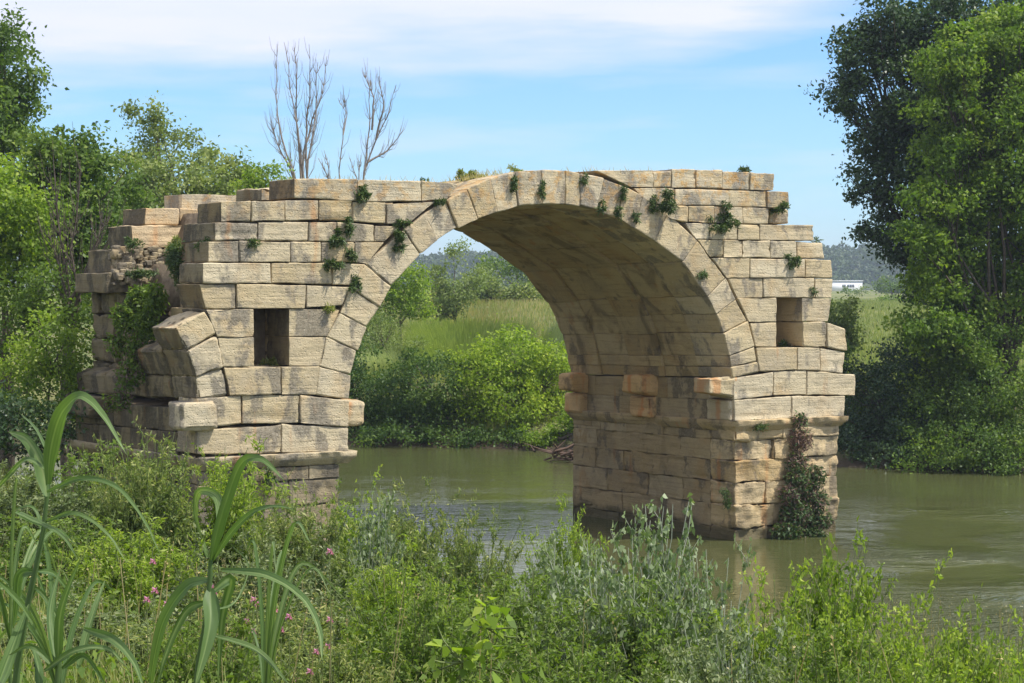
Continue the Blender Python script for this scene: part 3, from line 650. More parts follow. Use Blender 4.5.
# second layer ends behind the stepped left edge, and blocks standing further back
ex = Acc()
def blk(acc, q, t, th, **k): quad_stone(acc, q, t, t + th, tp=t, end=2, **k)
blk(ex, [(200, 223), (216, 223), (214, 242), (198, 242)], 1.2, .8)
blk(ex, [(261, 188), (294, 188), (294, 201), (261, 200.5)], 1.4, 1.2, amp=.04)
ex.build('stepped_backing', [M_grey, M_core, M_end], bridge, True)
ex = Acc()
blk(ex, [(145, 208), (179, 208.5), (178, 225), (144, 225)], 5.2, 1.3, amp=.05); blk(ex, [(180, 208.5), (212, 209), (212, 224), (179, 225)], 5.3, 1.2, amp=.05)
blk(ex, [(131, 225.5), (183, 225), (183, 248), (133, 249)], 5.1, 1.4, amp=.05); blk(ex, [(184, 225), (225, 225), (225, 248), (184, 248)], 5.2, 1.3)
ex.build('broken_rear_parapet', [M_pale, M_core, M_end], bridge, True)
ex = Acc()
blk(ex, [(113, 250), (128, 249), (128, 274), (112, 274)], 5.0, 1.5, amp=.06); blk(ex, [(106, 273), (140, 272), (140, 293), (106, 293)], 4.6, 1.9, amp=.06)
blk(ex, [(140, 272), (215, 270), (215, 293), (140, 293)], 4.9, 1.6, amp=.06)
ex.build('rear_flank_blocks', [M_end, M_end, M_end], bridge, True)
ex = Acc(); blk(ex, [(768, 208), (789, 209), (789, 224.5), (768, 224)], .35, .9, amp=.05, r=.05); ex.build('recessed_block', [M_right, M_core, M_end], bridge, True)
rb = Acc()
for k in range(330):
    x = rnd.uniform(115, 178); y = rnd.uniform(248, 284) + (x - 117) * .0
    t = rnd.uniform(4.35, 4.75) + (282 - y) * .012; c0 = sz(x, y, t); q = rnd.uniform(.045, .10)
    raw_stone(rb, c0[0] - q * rnd.uniform(.8, 1.5), c0[0] + q, t, t + q * 2, c0[1] - q * rnd.uniform(.6, 1), c0[1] + q * .8, r=.09, amp=.05, cell=.08, bed=0, deep_cell=.1)
rb.build('rubble_fill', M_lowgrey, bridge, True)

# ------------------------------------------------------------------ foliage generators
def unit(v): return v / np.maximum(np.linalg.norm(v, axis=1, keepdims=True), 1e-9)
def leaves(acc, P, out_dir, size, aspect=.55, up=.35, spread=.9, var=None, rs=None):
    """one folded four-point leaf per row of P"""
    rs = rs or R; n = len(P)
    nrm = unit(rs.normal(size=(n, 3)) * spread + out_dir + np.array([0, 0, up]))
    d = unit(np.cross(nrm, rs.normal(size=(n, 3)))); s = np.cross(nrm, d)
    L_ = (size * rs.uniform(.65, 1.35, n))[:, None]; Wd = L_ * aspect * .5
    b0 = P; tip = P + d * L_ - nrm * L_ * .18; m = P + d * L_ * .45
    V = np.stack([b0, m + s * Wd + nrm * Wd * .25, tip, m - s * Wd + nrm * Wd * .25], 1).reshape(-1, 3)
    Fq = np.arange(n * 4).reshape(n, 4)
    if var is None: var = np.clip(rs.normal(.5, .22, n), 0, 1)
    acc.add(V, Fq, np.repeat(var, 4))
def tube(acc, pts, r0, r1, sides=5, a=.5):
    pts = np.array(pts, float); n = len(pts); tg = unit(np.gradient(pts, axis=0)); ref = np.array([.31, .83, .46]); V = []
    for i in range(n):
        u = np.cross(tg[i], ref); u /= np.linalg.norm(u) + 1e-9; v = np.cross(tg[i], u); r = r0 + (r1 - r0) * i / (n - 1)
        for k in range(sides):
            an = 2 * math.pi * k / sides; V.append(pts[i] + (u * math.cos(an) + v * math.sin(an)) * r)
    Fq = [(i * sides + k, i * sides + (k + 1) % sides, (i + 1) * sides + (k + 1) % sides, (i + 1) * sides + k) for i in range(n - 1) for k in range(sides)]
    acc.add(V, Fq, a)
def wob(a, b, n, amt, rs):
    a = np.array(a, float); b = np.array(b, float); t = np.linspace(0, 1, n)[:, None]; p = a + (b - a) * t
    L_ = np.linalg.norm(b - a); q = rs.normal(size=(n, 3)) * amt * L_ * np.sin(t * math.pi); q = (q + np.roll(q, 1, 0)) / 2
    return p + q
def crown_tree(name, label, cat, px, Y, ells, mat, leaf=.16, dens=1.0, group=None, trunk_r=.16, rc=.42, seed=0, base_z=None, limbs=True, aspect=.6, per=62, gaps=.25, bark=None, hang=0.0, depth_k=1.0):
    """ells: (px, py, rx, ry[, dY]) in pixels at depth Y. The crown is leaf clumps spread over these volumes"""
    rs = np.random.default_rng(seed * 7 + 3)
    bx = at(px, 300, Y).x; bz = gz(bx, Y) if base_z is None else base_z; base = np.array([bx, Y, bz - .15])
    root = empty(name, (bx, Y, bz)); tag(root, label, cat, group)
    leaf *= .78; lf = Acc(); wd = Acc(); sc = Y / F; top = max((at(e[0], e[1], Y).z for e in ells))
    fork = base + np.array([0, 0, max(.4, (min(at(e[0], e[1] + e[3] * .4, Y).z for e in ells) - bz) * .75)])
    if limbs: tube(wd, wob(base, fork, 5, .03, rs), trunk_r, trunk_r * .7, 7)
    for e in ells:
        dY = e[4] if len(e) > 4 else rs.uniform(-.4, .4) * e[2] * sc
        c0 = at(e[0], e[1], Y + dY); c0 = np.array(c0); rr = np.array([e[2] * sc, (e[2] + e[3]) / 2 * sc * depth_k, e[3] * sc])
        area = 4 * math.pi * ((rr[0] * rr[1]) ** 1.6 / 3 + (rr[0] * rr[2]) ** 1.6 / 3 + (rr[1] * rr[2]) ** 1.6 / 3) ** (1 / 1.6)
        n = max(6, int(area / (rc * rc) * .62 * dens))
        dirs = unit(rs.normal(size=(n, 3))); rad = 1 - np.abs(rs.normal(0, .24, n)); rad = np.clip(rad * rs.uniform(.88, 1.10, n), .15, 1.2)
        # uneven outline: lobes from a low-frequency noise, and real gaps
        lob = np.array([noise.noise(Vector(d * 1.9) + Vector((seed * 3.1, e[0] * .1, 0))) for d in dirs]); rad = rad * (1 + .42 * lob)
        gap_ = np.array([noise.noise(Vector(c0 + d * rr) * (.9 / max(.35, rc)) * .42 + Vector((seed, 0, 5))) for d in dirs])
        keep = gap_ > -gaps - .05; dirs, rad = dirs[keep], rad[keep]
        cc = c0 + dirs * rad[:, None] * rr
        cc = cc[cc[:, 2] > np.maximum(.12, ground(cc[:, 0], cc[:, 1]) + .05)]
        if len(cc) == 0: continue
        if limbs:
            hub = fork + (c0 - fork) * .75
            tube(wd, wob(fork, hub, 5, .06, rs), trunk_r * .5, trunk_r * .2, 5)
            sel = cc[rs.random(len(cc)) < .22]
            for q in sel: tube(wd, wob(hub, q, 4, .07, rs), trunk_r * .16, .012, 3)
        m = per; idx = np.repeat(np.arange(len(cc)), m)
        sz_ = rc * rs.uniform(.55, 1.15, len(cc))
        o = rs.normal(size=(len(idx), 3)) * np.array([1, 1, .72]) * sz_[idx][:, None] * .55
        if hang: o[:, 2] -= np.abs(rs.normal(size=len(idx))) * hang
        Pp = cc[idx] + o
        odir = unit(Pp - c0) * .55
        clv = rs.normal(.45, .16, len(cc)); var = np.clip(clv[idx] + rs.normal(0, .16, len(idx)), 0, 1)
        leaves(lf, Pp, odir, leaf, aspect, var=var, rs=rs)
    if lf.n: lf.build('crown', LM[mat], root, off=(bx, Y, bz))
    if limbs: wd.build('trunk', bark or M_bark, root, True, off=(bx, Y, bz))
    return root

# ------------------------------------------------------------------ left wood
G_L = 'trees of the left bank'
crown_tree('tall_tree', 'tall tree at the left edge of the photo, its crown highest of the left wood', 'tree', -12, 60, [(-18, 65, 42, 42), (8, 45, 18, 26), (12, 85, 26, 22), (-25, 130, 55, 45), (22, 112, 20, 14), (0, 135, 34, 26)], 'mid', leaf=.2, seed=1, trunk_r=.3, group=G_L)
crown_tree('leafy_tree', 'dark round-topped tree behind bare twigs, just right of the tall edge tree', 'tree', 70, 52, [(62, 165, 36, 42), (98, 175, 30, 42), (70, 225, 46, 50), (35, 190, 36, 46), (95, 245, 36, 45)], 'mid', leaf=.17, dens=1.3, seed=2, trunk_r=.2, group=G_L)
crown_tree('leafy_tree', 'yellow-green tree low at the left edge under the tall tree', 'tree', 5, 48, [(-5, 200, 46, 45), (25, 225, 40, 45), (0, 265, 50, 45)], 'bright', leaf=.16, dens=1.3, seed=3, trunk_r=.18, group=G_L)
crown_tree('slender_tree', 'slender loose-crowned tree leaning above the wood left of the bare trunks', 'tree', 185, 82, [(143, 112, 16, 13), (160, 122, 14, 12), (168, 140, 22, 15), (150, 150, 22, 14), (195, 148, 18, 14), (176, 165, 34, 20)], 'grey', leaf=.2, seed=4, dens=.9, rc=.5, trunk_r=.16, gaps=.1, group=G_L)
crown_tree('leafy_tree', 'soft green tree behind the broken parapet, below the slender tree', 'tree', 150, 72, [(125, 180, 36, 30), (165, 190, 42, 30), (200, 198, 42, 30), (140, 225, 60, 34), (185, 235, 50, 30)], 'grey', leaf=.19, seed=5, rc=.5, trunk_r=.18, group=G_L)
crown_tree('leafy_tree', 'grey-green tree between the slender tree and the bare trunks', 'tree', 228, 78, [(225, 172, 24, 22), (248, 182, 24, 18), (215, 200, 40, 22), (245, 215, 50, 24)], 'grey', leaf=.2, seed=6, rc=.5, trunk_r=.16, gaps=.12, group=G_L)
crown_tree('small_tree', 'fresh green small tree directly left of the tallest bare tree', 'tree', 268, 70, [(266, 180, 20, 14), (256, 196, 28, 18), (285, 196, 14, 12)], 'bright', leaf=.17, seed=7, trunk_r=.1, group=G_L)
crown_tree('leafy_tree', 'green tree filling the gap between dark tree and broken parapet', 'tree', 112, 60, [(118, 210, 32, 34), (108, 250, 30, 36), (118, 290, 34, 36)], 'mid', leaf=.17, dens=1.3, seed=8, trunk_r=.15, group=G_L)
crown_tree('dense_shrub', 'large bright shrub at the left edge beside the ruined pier end', 'shrub', 50, 44, [(52, 345, 38, 34), (20, 380, 36, 34), (65, 385, 32, 34)], 'bright', leaf=.12, rc=.34, seed=9, trunk_r=.08, group='shrubs of the left bank')
crown_tree('dense_shrub', 'dark green shrub at the left edge above the bright shrub', 'shrub', 10, 47, [(10, 320, 42, 34), (50, 300, 42, 34), (88, 315, 24, 36)], 'mid', leaf=.13, rc=.38, seed=10, trunk_r=.08, group='shrubs of the left bank')
crown_tree('dense_shrub', 'shaded shrub low at the left edge behind the reed tips', 'shrub', -5, 41, [(-5, 420, 40, 34), (40, 430, 36, 30), (85, 420, 22, 40, 5.0)], 'dark', leaf=.12, rc=.36, seed=11, trunk_r=.08, group='shrubs of the left bank')
def twigs_tree(name, label, px, Y, stems, group=None, mat=None, fine=60, r=.05, seed=0, kidr=.35):
    rs = np.random.default_rng(seed + 100); bx = at(px, 300, Y).x; bz = gz(bx, Y); root = empty(name, (bx, Y, bz)); tag(root, label, 'bare tree', group)
    w_ = Acc(); tw = Acc(); off = (bx, Y, bz)
    base = np.array([bx, Y, bz - .1])
    for st in stems:
        p3 = [np.array(at(x, y, Y + dy)) for (x, y, dy) in st]
        dense = []
        for a, b_ in zip(p3[:-1], p3[1:]): dense += list(wob(a, b_, 5, .025, rs)[:-1])
        dense.append(p3[-1]); tube(w_, dense, r, .008, 5)
        m = len(dense)
        for k in range(fine):
            i = rs.integers(int(m * .25), m - 1); a = dense[i]; dr = unit((dense[i + 1] - dense[i])[None])[0]
            side = unit(rs.normal(size=(1, 3)))[0]; ln = rs.uniform(.5, 1.7) * kidr * 3 * (1 - .55 * i / m)
            b1 = a + (dr * .75 + side * .5) * ln * .5; b2 = b1 + (dr * .45 + side * .2 + np.array([0, 0, .5])) * ln * .6
            tube(tw, [a, b1, b2], .013, .004, 3)
    tr = w_.build('trunk', mat or M_dead, root, True, off); tw.build('twigs', mat or M_dead, root, False, off)
    return root
GB = 'leafless trees behind the bridge'
twigs_tree('bare_tree', 'tallest leafless tree, a broom of many upright stems above the left spandrel', 303, 76, [
  [(305, 230, 0), (303, 178, 0), (298, 130, 0), (290, 90, .3), (284, 42, .5)], [(304, 230, .1), (300, 165, .2), (296, 110, .3), (297, 70, 0), (294, 46, 0)], [(306, 230, 0), (304, 150, -.2), (312, 120, 0), (322, 95, 0), (327, 56, 0)],
  [(307, 230, .2), (306, 140, .3), (310, 100, .4), (309, 44, .2)], [(303, 230, 0), (293, 170, -.3), (281, 135, -.3), (276, 95, 0), (277, 44, 0)], [(302, 230, 0), (290, 168, 0), (276, 140, .3), (272, 122, .2)], [(306, 230, 0), (308, 160, -.5), (316, 110, 0), (318, 62, 0)]], GB, seed=1, r=.052, fine=34)
twigs_tree('bare_tree', 'thin single-stemmed leafless tree, the middle one above the left spandrel', 339, 78, [[(337, 230, 0), (339, 170, 0), (343, 130, 0), (346, 112, 0), (338, 98, 0)], [(343, 135, 0), (347, 115, .3), (345, 100, .2)]], GB, seed=2, r=.03, fine=14, kidr=.25)
twigs_tree('bare_tree', 'forked leafless tree, rightmost of those above the left spandrel', 366, 77, [[(360, 230, 0), (364, 172, 0), (376, 140, 0), (388, 115, 0), (396, 85, 0)], [(362, 230, 0), (366, 160, 0), (370, 120, .3), (370, 80, .3)], [(368, 162, 0), (388, 150, .2), (402, 132, .3)], [(376, 140, 0), (384, 105, -.3), (379, 76, -.2)], [(372, 130, .2), (374, 98, 0), (364, 72, 0)]], GB, seed=3, r=.048, fine=24, kidr=.28)
twigs_tree('bare_sapling', 'low wispy leafless sapling between the middle and the tallest bare tree', 322, 78, [[(330, 230, 0), (328, 178, 0), (318, 158, 0)], [(332, 230, 0), (329, 170, 0), (324, 150, .2)]], GB, seed=4, r=.035, fine=16, kidr=.15)
twigs_tree('bare_sapling', 'low wispy leafless sapling just left of the forked bare tree', 355, 78, [[(354, 230, 0), (357, 178, 0), (350, 158, 0)], [(356, 230, 0), (359, 172, 0), (361, 155, .2)]], GB, seed=5, r=.035, fine=16, kidr=.15)
twigs_tree('bare_tree', 'tangle of pale bare branches in front of the dark tree on the left', 75, 46.5, [[(75, 420, 0), (70, 330, 0), (68, 280, 0), (58, 220, 0), (54, 165, 0)], [(74, 400, 0), (80, 300, 0), (70, 250, 0), (78, 200, 0), (80, 160, 0)], [(70, 330, 0), (85, 270, -.4), (98, 240, -.3), (104, 220, 0)], [(70, 310, 0), (60, 270, 0), (48, 230, .2)], [(70, 300, -.3), (95, 262, -.5), (106, 252, -.5)]], None, M_bark, seed=6, r=.04, fine=30, kidr=.4)

# ------------------------------------------------------------------ far bank through the arch
GF = 'bushes of the far bank under the arch'
crown_tree('river_bush', 'big bright yellow-green bush on the far bank framed by the arch', 'bush', 520, 73.5, [(515, 365, 44, 40), (480, 375, 32, 36), (548, 385, 32, 42), (520, 415, 50, 34), (562, 425, 24, 26)], 'lime', leaf=.17, rc=.45, seed=20, dens=1.1, group=GF)
crown_tree('river_bush', 'mid green bush at the water edge left of the bright bush', 'bush', 430, 73.5, [(400, 436, 40, 13, -1.2), (450, 440, 34, 12, -1.5), (490, 441, 30, 11, -1.8), (525, 440, 26, 11, -2), (430, 385, 36, 34), (455, 420, 36, 28), (415, 425, 34, 26), (490, 432, 26, 20), (395, 400, 30, 34)], 'deep', leaf=.15, rc=.42, seed=21, dens=1.1, group=GF)
crown_tree('river_bush', 'dark bush on the far bank touching the left side of the arch opening', 'bush', 365, 74, [(362, 400, 34, 36), (350, 430, 34, 26), (385, 432, 26, 20), (345, 370, 30, 34)], 'deep', leaf=.15, rc=.42, seed=22, dens=1.1, group=GF)
crown_tree('river_bush', 'small bright bush at the water edge against the right pier', 'bush', 572, 70.5, [(565, 432, 20, 14), (545, 440, 20, 9), (585, 420, 20, 22)], 'bright', leaf=.14, rc=.34, seed=23, group=GF)
crown_tree('feathery_shrub', 'feathery grey-green tamarisk on the slope just inside the left of the arch', 'shrub', 395, 84, [(380, 340, 30, 30), (405, 358, 30, 22), (362, 350, 28, 40)], 'grey', leaf=.17, rc=.5, seed=24, aspect=.3, group=GF)
crown_tree('leafy_tree', 'yellow-green tree on the rise behind the left haunch of the arch', 'tree', 400, 98, [(398, 285, 26, 26), (378, 300, 26, 30), (415, 300, 22, 20), (350, 300, 26, 34)], 'bright', leaf=.2, rc=.55, seed=25, trunk_r=.12)
crown_tree('open_tree', 'airy small tree with sky showing through, under the crown of the arch', 'tree', 455, 112, [(452, 300, 22, 14), (430, 308, 26, 12), (455, 258, 18, 16), (440, 272, 20, 18), (466, 280, 20, 18), (448, 292, 26, 14)], 'grey', leaf=.2, rc=.5, seed=26, dens=.7, trunk_r=.12, gaps=.05)
crown_tree('hedge_bush', 'olive brown hedge bush at the top of the dry meadow', 'bush', 490, 135, [(470, 300, 26, 10), (500, 301, 30, 9), (540, 303, 26, 9), (480, 284, 26, 14), (505, 288, 22, 12), (530, 292, 20, 9), (432, 298, 24, 10)], 'grey', leaf=.26, rc=.7, seed=27, trunk_r=.1)
crown_tree('hedge_bush', 'bluish green round tree behind the hedge under the arch', 'tree', 520, 170, [(515, 272, 24, 14), (545, 280, 20, 12), (490, 268, 16, 10)], 'mid', leaf=.34, rc=.9, seed=28, trunk_r=.14)

# ------------------------------------------------------------------ right bank
GR = 'trees of the right bank'
crown_tree('dark_tree', 'tall dark green tree right of the bridge with a ragged crown against the sky', 'tree', 962, 69, [
 (862, 58, 32, 38), (850, 92, 24, 28), (892, 32, 34, 30), (935, 25, 44, 40), (905, 90, 44, 42), (880, 135, 32, 30), (955, 90, 50, 56), (985, 30, 50, 40), (875, 178, 24, 24), (915, 150, 40, 40), (900, 205, 34, 28), (878, 232, 24, 12),
 (935, 220, 44, 42), (960, 160, 48, 50), (905, 250, 24, 16), (1020, 60, 50, 60), (925, 285, 22, 20)], 'dark', leaf=.19, rc=.46, seed=40, dens=1.25, trunk_r=.30, gaps=.24, group=GR)
crown_tree('light_tree', 'bright green tree at the right edge standing before the dark tree', 'tree', 1012, 65.5, [
 (948, 60, 34, 24, -1.2), (925, 110, 20, 12, -1.6), (940, 150, 26, 18, -1.4), (935, 200, 34, 22, -1.5), (920, 235, 26, 14, -1.8), (925, 325, 36, 22, -1.5), (960, 45, 34, 24, -.6), (1000, 50, 50, 44), (1038, 95, 44, 70), (1040, 30, 44, 40), (1035, 220, 40, 80), (950, 85, 26, 20, -.5), (985, 110, 54, 42), (955, 140, 34, 22, -.5), (1010, 170, 52, 50), (965, 190, 44, 34), (985, 240, 54, 44), (945, 245, 30, 22, -.6), (935, 290, 32, 22, -.6), (1000, 300, 56, 46), (960, 320, 40, 30), (915, 272, 24, 14, -1.5), (950, 350, 44, 30, -1.2)], 'light', leaf=.19, rc=.46, seed=41, dens=1.25, trunk_r=.16, gaps=.22, group=GR)
crown_tree('dense_shrub', 'shaded riverside thicket beneath the bright tree at the right edge', 'shrub', 985, 65, [(990, 370, 60, 50), (950, 375, 50, 44), (1010, 425, 54, 44, -1), (955, 425, 54, 40, -1), (985, 450, 60, 26, -2.4), (925, 400, 40, 40), (1010, 462, 40, 14, -3.2), (940, 458, 40, 14, -2.6)], 'mid', leaf=.14, rc=.42, seed=42, trunk_r=.1, group='shrubs of the right bank')
crown_tree('dense_shrub', 'dark overhanging shrub between the right pier and the thicket', 'shrub', 900, 66, [(900, 385, 40, 46), (875, 405, 38, 46), (915, 432, 52, 34, -1), (865, 440, 36, 26, -1), (930, 360, 32, 38), (900, 455, 50, 16, -2)], 'dark', leaf=.14, rc=.4, seed=43, trunk_r=.1, group='shrubs of the right bank')  # shade beneath the trees is put into its dark leaf colour
crown_tree('dense_shrub', 'low dark shrub at the water line right of the bridge end', 'shrub', 845, 66.5, [(843, 400, 24, 40), (835, 440, 26, 24), (880, 452, 34, 14), (830, 360, 18, 24)], 'mid', leaf=.14, rc=.38, seed=44, trunk_r=.08, group='shrubs of the right bank')
crown_tree('olive_shrub', 'grey-green shrub showing beside the right end of the bridge', 'shrub', 842, 70, [(838, 316, 17, 20), (846, 332, 14, 18), (830, 340, 20, 24)], 'grey', leaf=.16, rc=.38, seed=45, trunk_r=.08)
crown_tree('field_tree', 'rounded small tree alone at the far side of the meadow', 'tree', 892, 330, [(890, 284, 11, 7), (900, 288, 12, 6), (882, 289, 9, 5)], 'mid', leaf=.5, rc=1.2, seed=46, trunk_r=.2, per=30)
crown_tree('field_bush', 'small dark bush before the white building', 'bush', 848, 360, [(848, 291, 5, 3.2)], 'mid', leaf=.5, rc=.9, seed=47, per=26, trunk_r=.1)
crown_tree('field_bush', 'small bluish bush right of the white building', 'bush', 862, 350, [(861, 291, 6, 4)], 'grey', leaf=.5, rc=.9, seed=48, per=26, trunk_r=.1)
crown_tree('field_bush', 'bright yellow-green bush in the meadow left of the dark tree trunk', 'bush', 893, 230, [(892, 299, 13, 3.6)], 'bright', leaf=.3, rc=.6, seed=49, per=30, trunk_r=.1)

# ------------------------------------------------------------------ far hills, wood and building
def hill(name, pts, Y0, Y1, label):
    V = []; nx = 160; ny = 14
    xs = np.linspace(pts[0][0], pts[-1][0], nx)
    for j in range(ny):
        k = j / (ny - 1); y = Y0 + (Y1 - Y0) * k
        for x in xs:
            top = np.interp(x, [p[0] for p in pts], [p[1] for p in pts]); X = (x - CX) / F * Y1
            zt = H + (HOR - top) / F * Y1
            V.append((X, y, 3.2 + (zt - 3.2) * math.sin(k * math.pi / 2) ** 1.3 + noise.noise(Vector((X * .02, y * .02, 0))) * 1.5 * k))
    for i, x in enumerate(xs):          # the far side falls away
        v = V[(ny - 1) * nx + i]; V.append((v[0], Y1 + 260, 0))
    Fq = [(j * nx + i, j * nx + i + 1, (j + 1) * nx + i + 1, (j + 1) * nx + i) for j in range(ny) for i in range(nx - 1)]
    o = mesh_np(name, np.array(V), np.array(Fq), M_hill, smooth=True); tag(o, label, 'hill', kind='structure')
    return np.array(V[:nx * ny]).reshape(ny, nx, 3)
M_hill = plain_mat('hill_scrub', (.05, .08, .03), .95, .4, .02, (.10, .11, .05))
HP = [(-900, 268), (-200, 262), (300, 262), (420, 264), (480, 262), (500, 259), (520, 263), (560, 268), (700, 266), (800, 262), (826, 258), (842, 254), (858, 255), (875, 256), (895, 260), (930, 262), (1000, 258), (1300, 262), (1900, 270)]
hv = hill('wooded_hill', HP, 760, 1000, 'low wooded ridge along the horizon')
wa = Acc(); rs = np.random.default_rng(5)
nh = 0
for k in range(5200):
    j = rs.integers(2, 14); i = rs.integers(0, 160); p = hv[j, i] + rs.normal(size=3) * np.array([9, 9, 0])
    px_ = CX + p[0] / p[1] * F
    if not ((430 < px_ < 600) or (800 < px_ < 1060)):
        if rs.random() > .2: continue
    rr = rs.uniform(2.6, 4.8); n = 90
    d = unit(rs.normal(size=(n, 3))); d[:, 2] = np.abs(d[:, 2]) * 1.0 - .15
    P_ = p + np.array([0, 0, 1.5]) + d * rr * np.array([1, 1, .95]) * rs.uniform(.75, 1.1, (n, 1))
    leaves(wa, P_, d * .9, 1.5, .8, var=np.clip(rs.normal(rs.uniform(.2, .8), .12, n), 0, 1), rs=rs); nh += 1
fw = wa.build('far_wood', LM['wood'], off=(0, 900, 0)); fw.location = (0, 900, 0)
tag(fw, 'continuous far-off wood covering the low ridge on the horizon', 'wood', kind='stuff')
# tree belt at the far edge of the meadow
wa = Acc()
for k in range(520):
    Yb = rs.uniform(480, 640); pxx = rs.uniform(380, 1080); 
    if 812 < pxx < 884: continue
    p = np.array([(pxx - CX) / F * Yb, Yb, 3.8]); rr = rs.uniform(1.4, 3.0); n = 90
    d = unit(rs.normal(size=(n, 3)))
    leaves(wa, p + np.array([0, 0, rr * .8]) + d * rr * rs.uniform(.7, 1.1, (n, 1)), d * .9, .9, .8, var=np.clip(rs.normal(rs.uniform(.25, .9), .12, n), 0, 1), rs=rs)
hb = wa.build('hedgerow', LM['wood'], off=(0, 550, 0)); hb.location = (0, 550, 0)
tag(hb, 'hedge and scrub belt along the far edge of the meadow', 'hedgerow', kind='stuff')
M_white = plain_mat('white_cladding', (.80, .80, .80), .5, .05, .3); M_glass = plain_mat('dark_glazing', (.12, .14, .17), .2, .2, .5); M_roofm = plain_mat('pale_metal_roof', (.62, .63, .65), .4, .1, .3)
def box_acc(x0, x1, y0, y1, z0, z1):
    a = Acc(); V = [(x, y, z) for z in (z0, z1) for (x, y) in ((x0, y0), (x1, y0), (x1, y1), (x0, y1))]
    a.add(V, [(0, 3, 2, 1), (4, 5, 6, 7), (0, 1, 5, 4), (1, 2, 6, 5), (2, 3, 7, 6), (3, 0, 4, 7)]); return a
YB = 680; bl = empty('white_building', (at(842, 285, YB).x, YB, 3.7)); tag(bl, 'long low white industrial building beyond the meadow at the foot of the hill', 'building')
zb_, zt_ = -.3, at(842, 281.3, YB).z - 3.7
hw = (865 - 818) / 2 / F * YB * 1.08
bl.location.x = at((865 + 818) / 2, 285, YB).x; bl.rotation_euler = (0, 0, .45)
box_acc(-hw, hw, 0, 14, zb_, zt_).build('wall', M_white, bl); box_acc(-hw - .2, hw + .2, -.3, 14.3, zt_ + .003, zt_ + .3).build('roof', M_roofm, bl)
for (a_, b_) in ((842.5, 844.2), (844.8, 846.6), (848.5, 851), (851.6, 854), (854.6, 857)):
    x0_, x1_ = [(v - (865 + 818) / 2) / F * YB for v in (a_, b_)]
    box_acc(x0_, x1_, -.08, .0, zt_ * .42, zt_ * .70).build('window', M_glass, bl)

# ------------------------------------------------------------------ grass as ground cover
def blades(name, label, n, xf, yf, hmin, hmax, wd, mat, bend=.35, seed=0, varm=(.5, .22), cond=None, cat='grass'):
    rs = np.random.default_rng(seed); x = xf(rs, n); y = yf(rs, n)
    if callable(x): pass
    px_ = CX + x / np.maximum(y, .5) * F
    ok = np.ones(n, bool) if cond is None else cond(x, y, px_)
    x, y = x[ok], y[ok]; n = len(x); z = ground(x, y) - .03
    h_ = rs.uniform(hmin, hmax, n); an = rs.uniform(0, 2 * math.pi, n); b_ = rs.uniform(.05, bend, n) * h_
    base = np.stack([x, y, z], 1); sd = np.stack([np.cos(an), np.sin(an), 0 * an], 1) * (wd * rs.uniform(.6, 1.3, n))[:, None] * .5
    dr = np.stack([-np.sin(an), np.cos(an), 0 * an], 1) * b_[:, None]
    mid = base + np.stack([0 * x, 0 * x, h_ * .58], 1) + dr * .35; tip = base + np.stack([0 * x, 0 * x, h_], 1) + dr
    V = np.stack([base - sd, base + sd, mid + sd * .8, mid - sd * .8, tip + sd * .1, tip - sd * .1], 1).reshape(-1, 3)
    i0 = np.arange(n)[:, None] * 6; Fq = np.concatenate([i0 + np.array([[0, 1, 2, 3]]), i0 + np.array([[3, 2, 4, 5]])])
    var = np.repeat(np.clip(rs.normal(varm[0], varm[1], n), 0, 1), 6)
    o = mesh_np(name, V, Fq, LM[mat], None, var); tag(o, label, cat, kind='stuff'); return o
cone = lambda rs, lo, hi: None
def fan(n, seed, y0, y1, p0, p1, pw=1.0):
    rs = np.random.default_rng(seed); y = y0 + (y1 - y0) * rs.random(n) ** pw; px_ = rs.uniform(p0, p1, n); return (px_ - CX) / F * y, y
def fan_blades(name, label, n, y0, y1, p0, p1, *a, pw=1.0, **k):
    x, y = fan(n, k.get('seed', 0), y0, y1, p0, p1, pw)
    return blades(name, label, n, lambda r_, m_: x, lambda r_, m_: y, *a, **k)
fan_blades('meadow_grass', 'green meadow grass covering the ground beyond the far bank', 150000, 72, 260, 320, 1100, .15, .45, .05, 'grass', pw=1.6, seed=1, cond=lambda x, y, p: y > interp(FAR, x) + 1.0)
fan_blades('dry_grass', 'pale dry meadow grass on the rise seen through the arch', 60000, 96, 330, 330, 640, .3, .6, .05, 'dry', pw=1.3, seed=2, varm=(.6, .2))
fan_blades('bank_reeds', 'long pale rushes on the slope above the far bank bushes', 16000, 79, 96, 340, 600, .9, 1.9, .05, 'grey', pw=1.0, seed=3, bend=.5, cat='rushes')
fan_blades('bank_grass', 'coarse green grass covering the near river bank', 120000, 7, 46, -60, 1090, .25, .8, .014, 'grass', pw=.8, seed=4, bend=.6, cond=lambda x, y, p: (y < interp(NEAR, x) - .3))

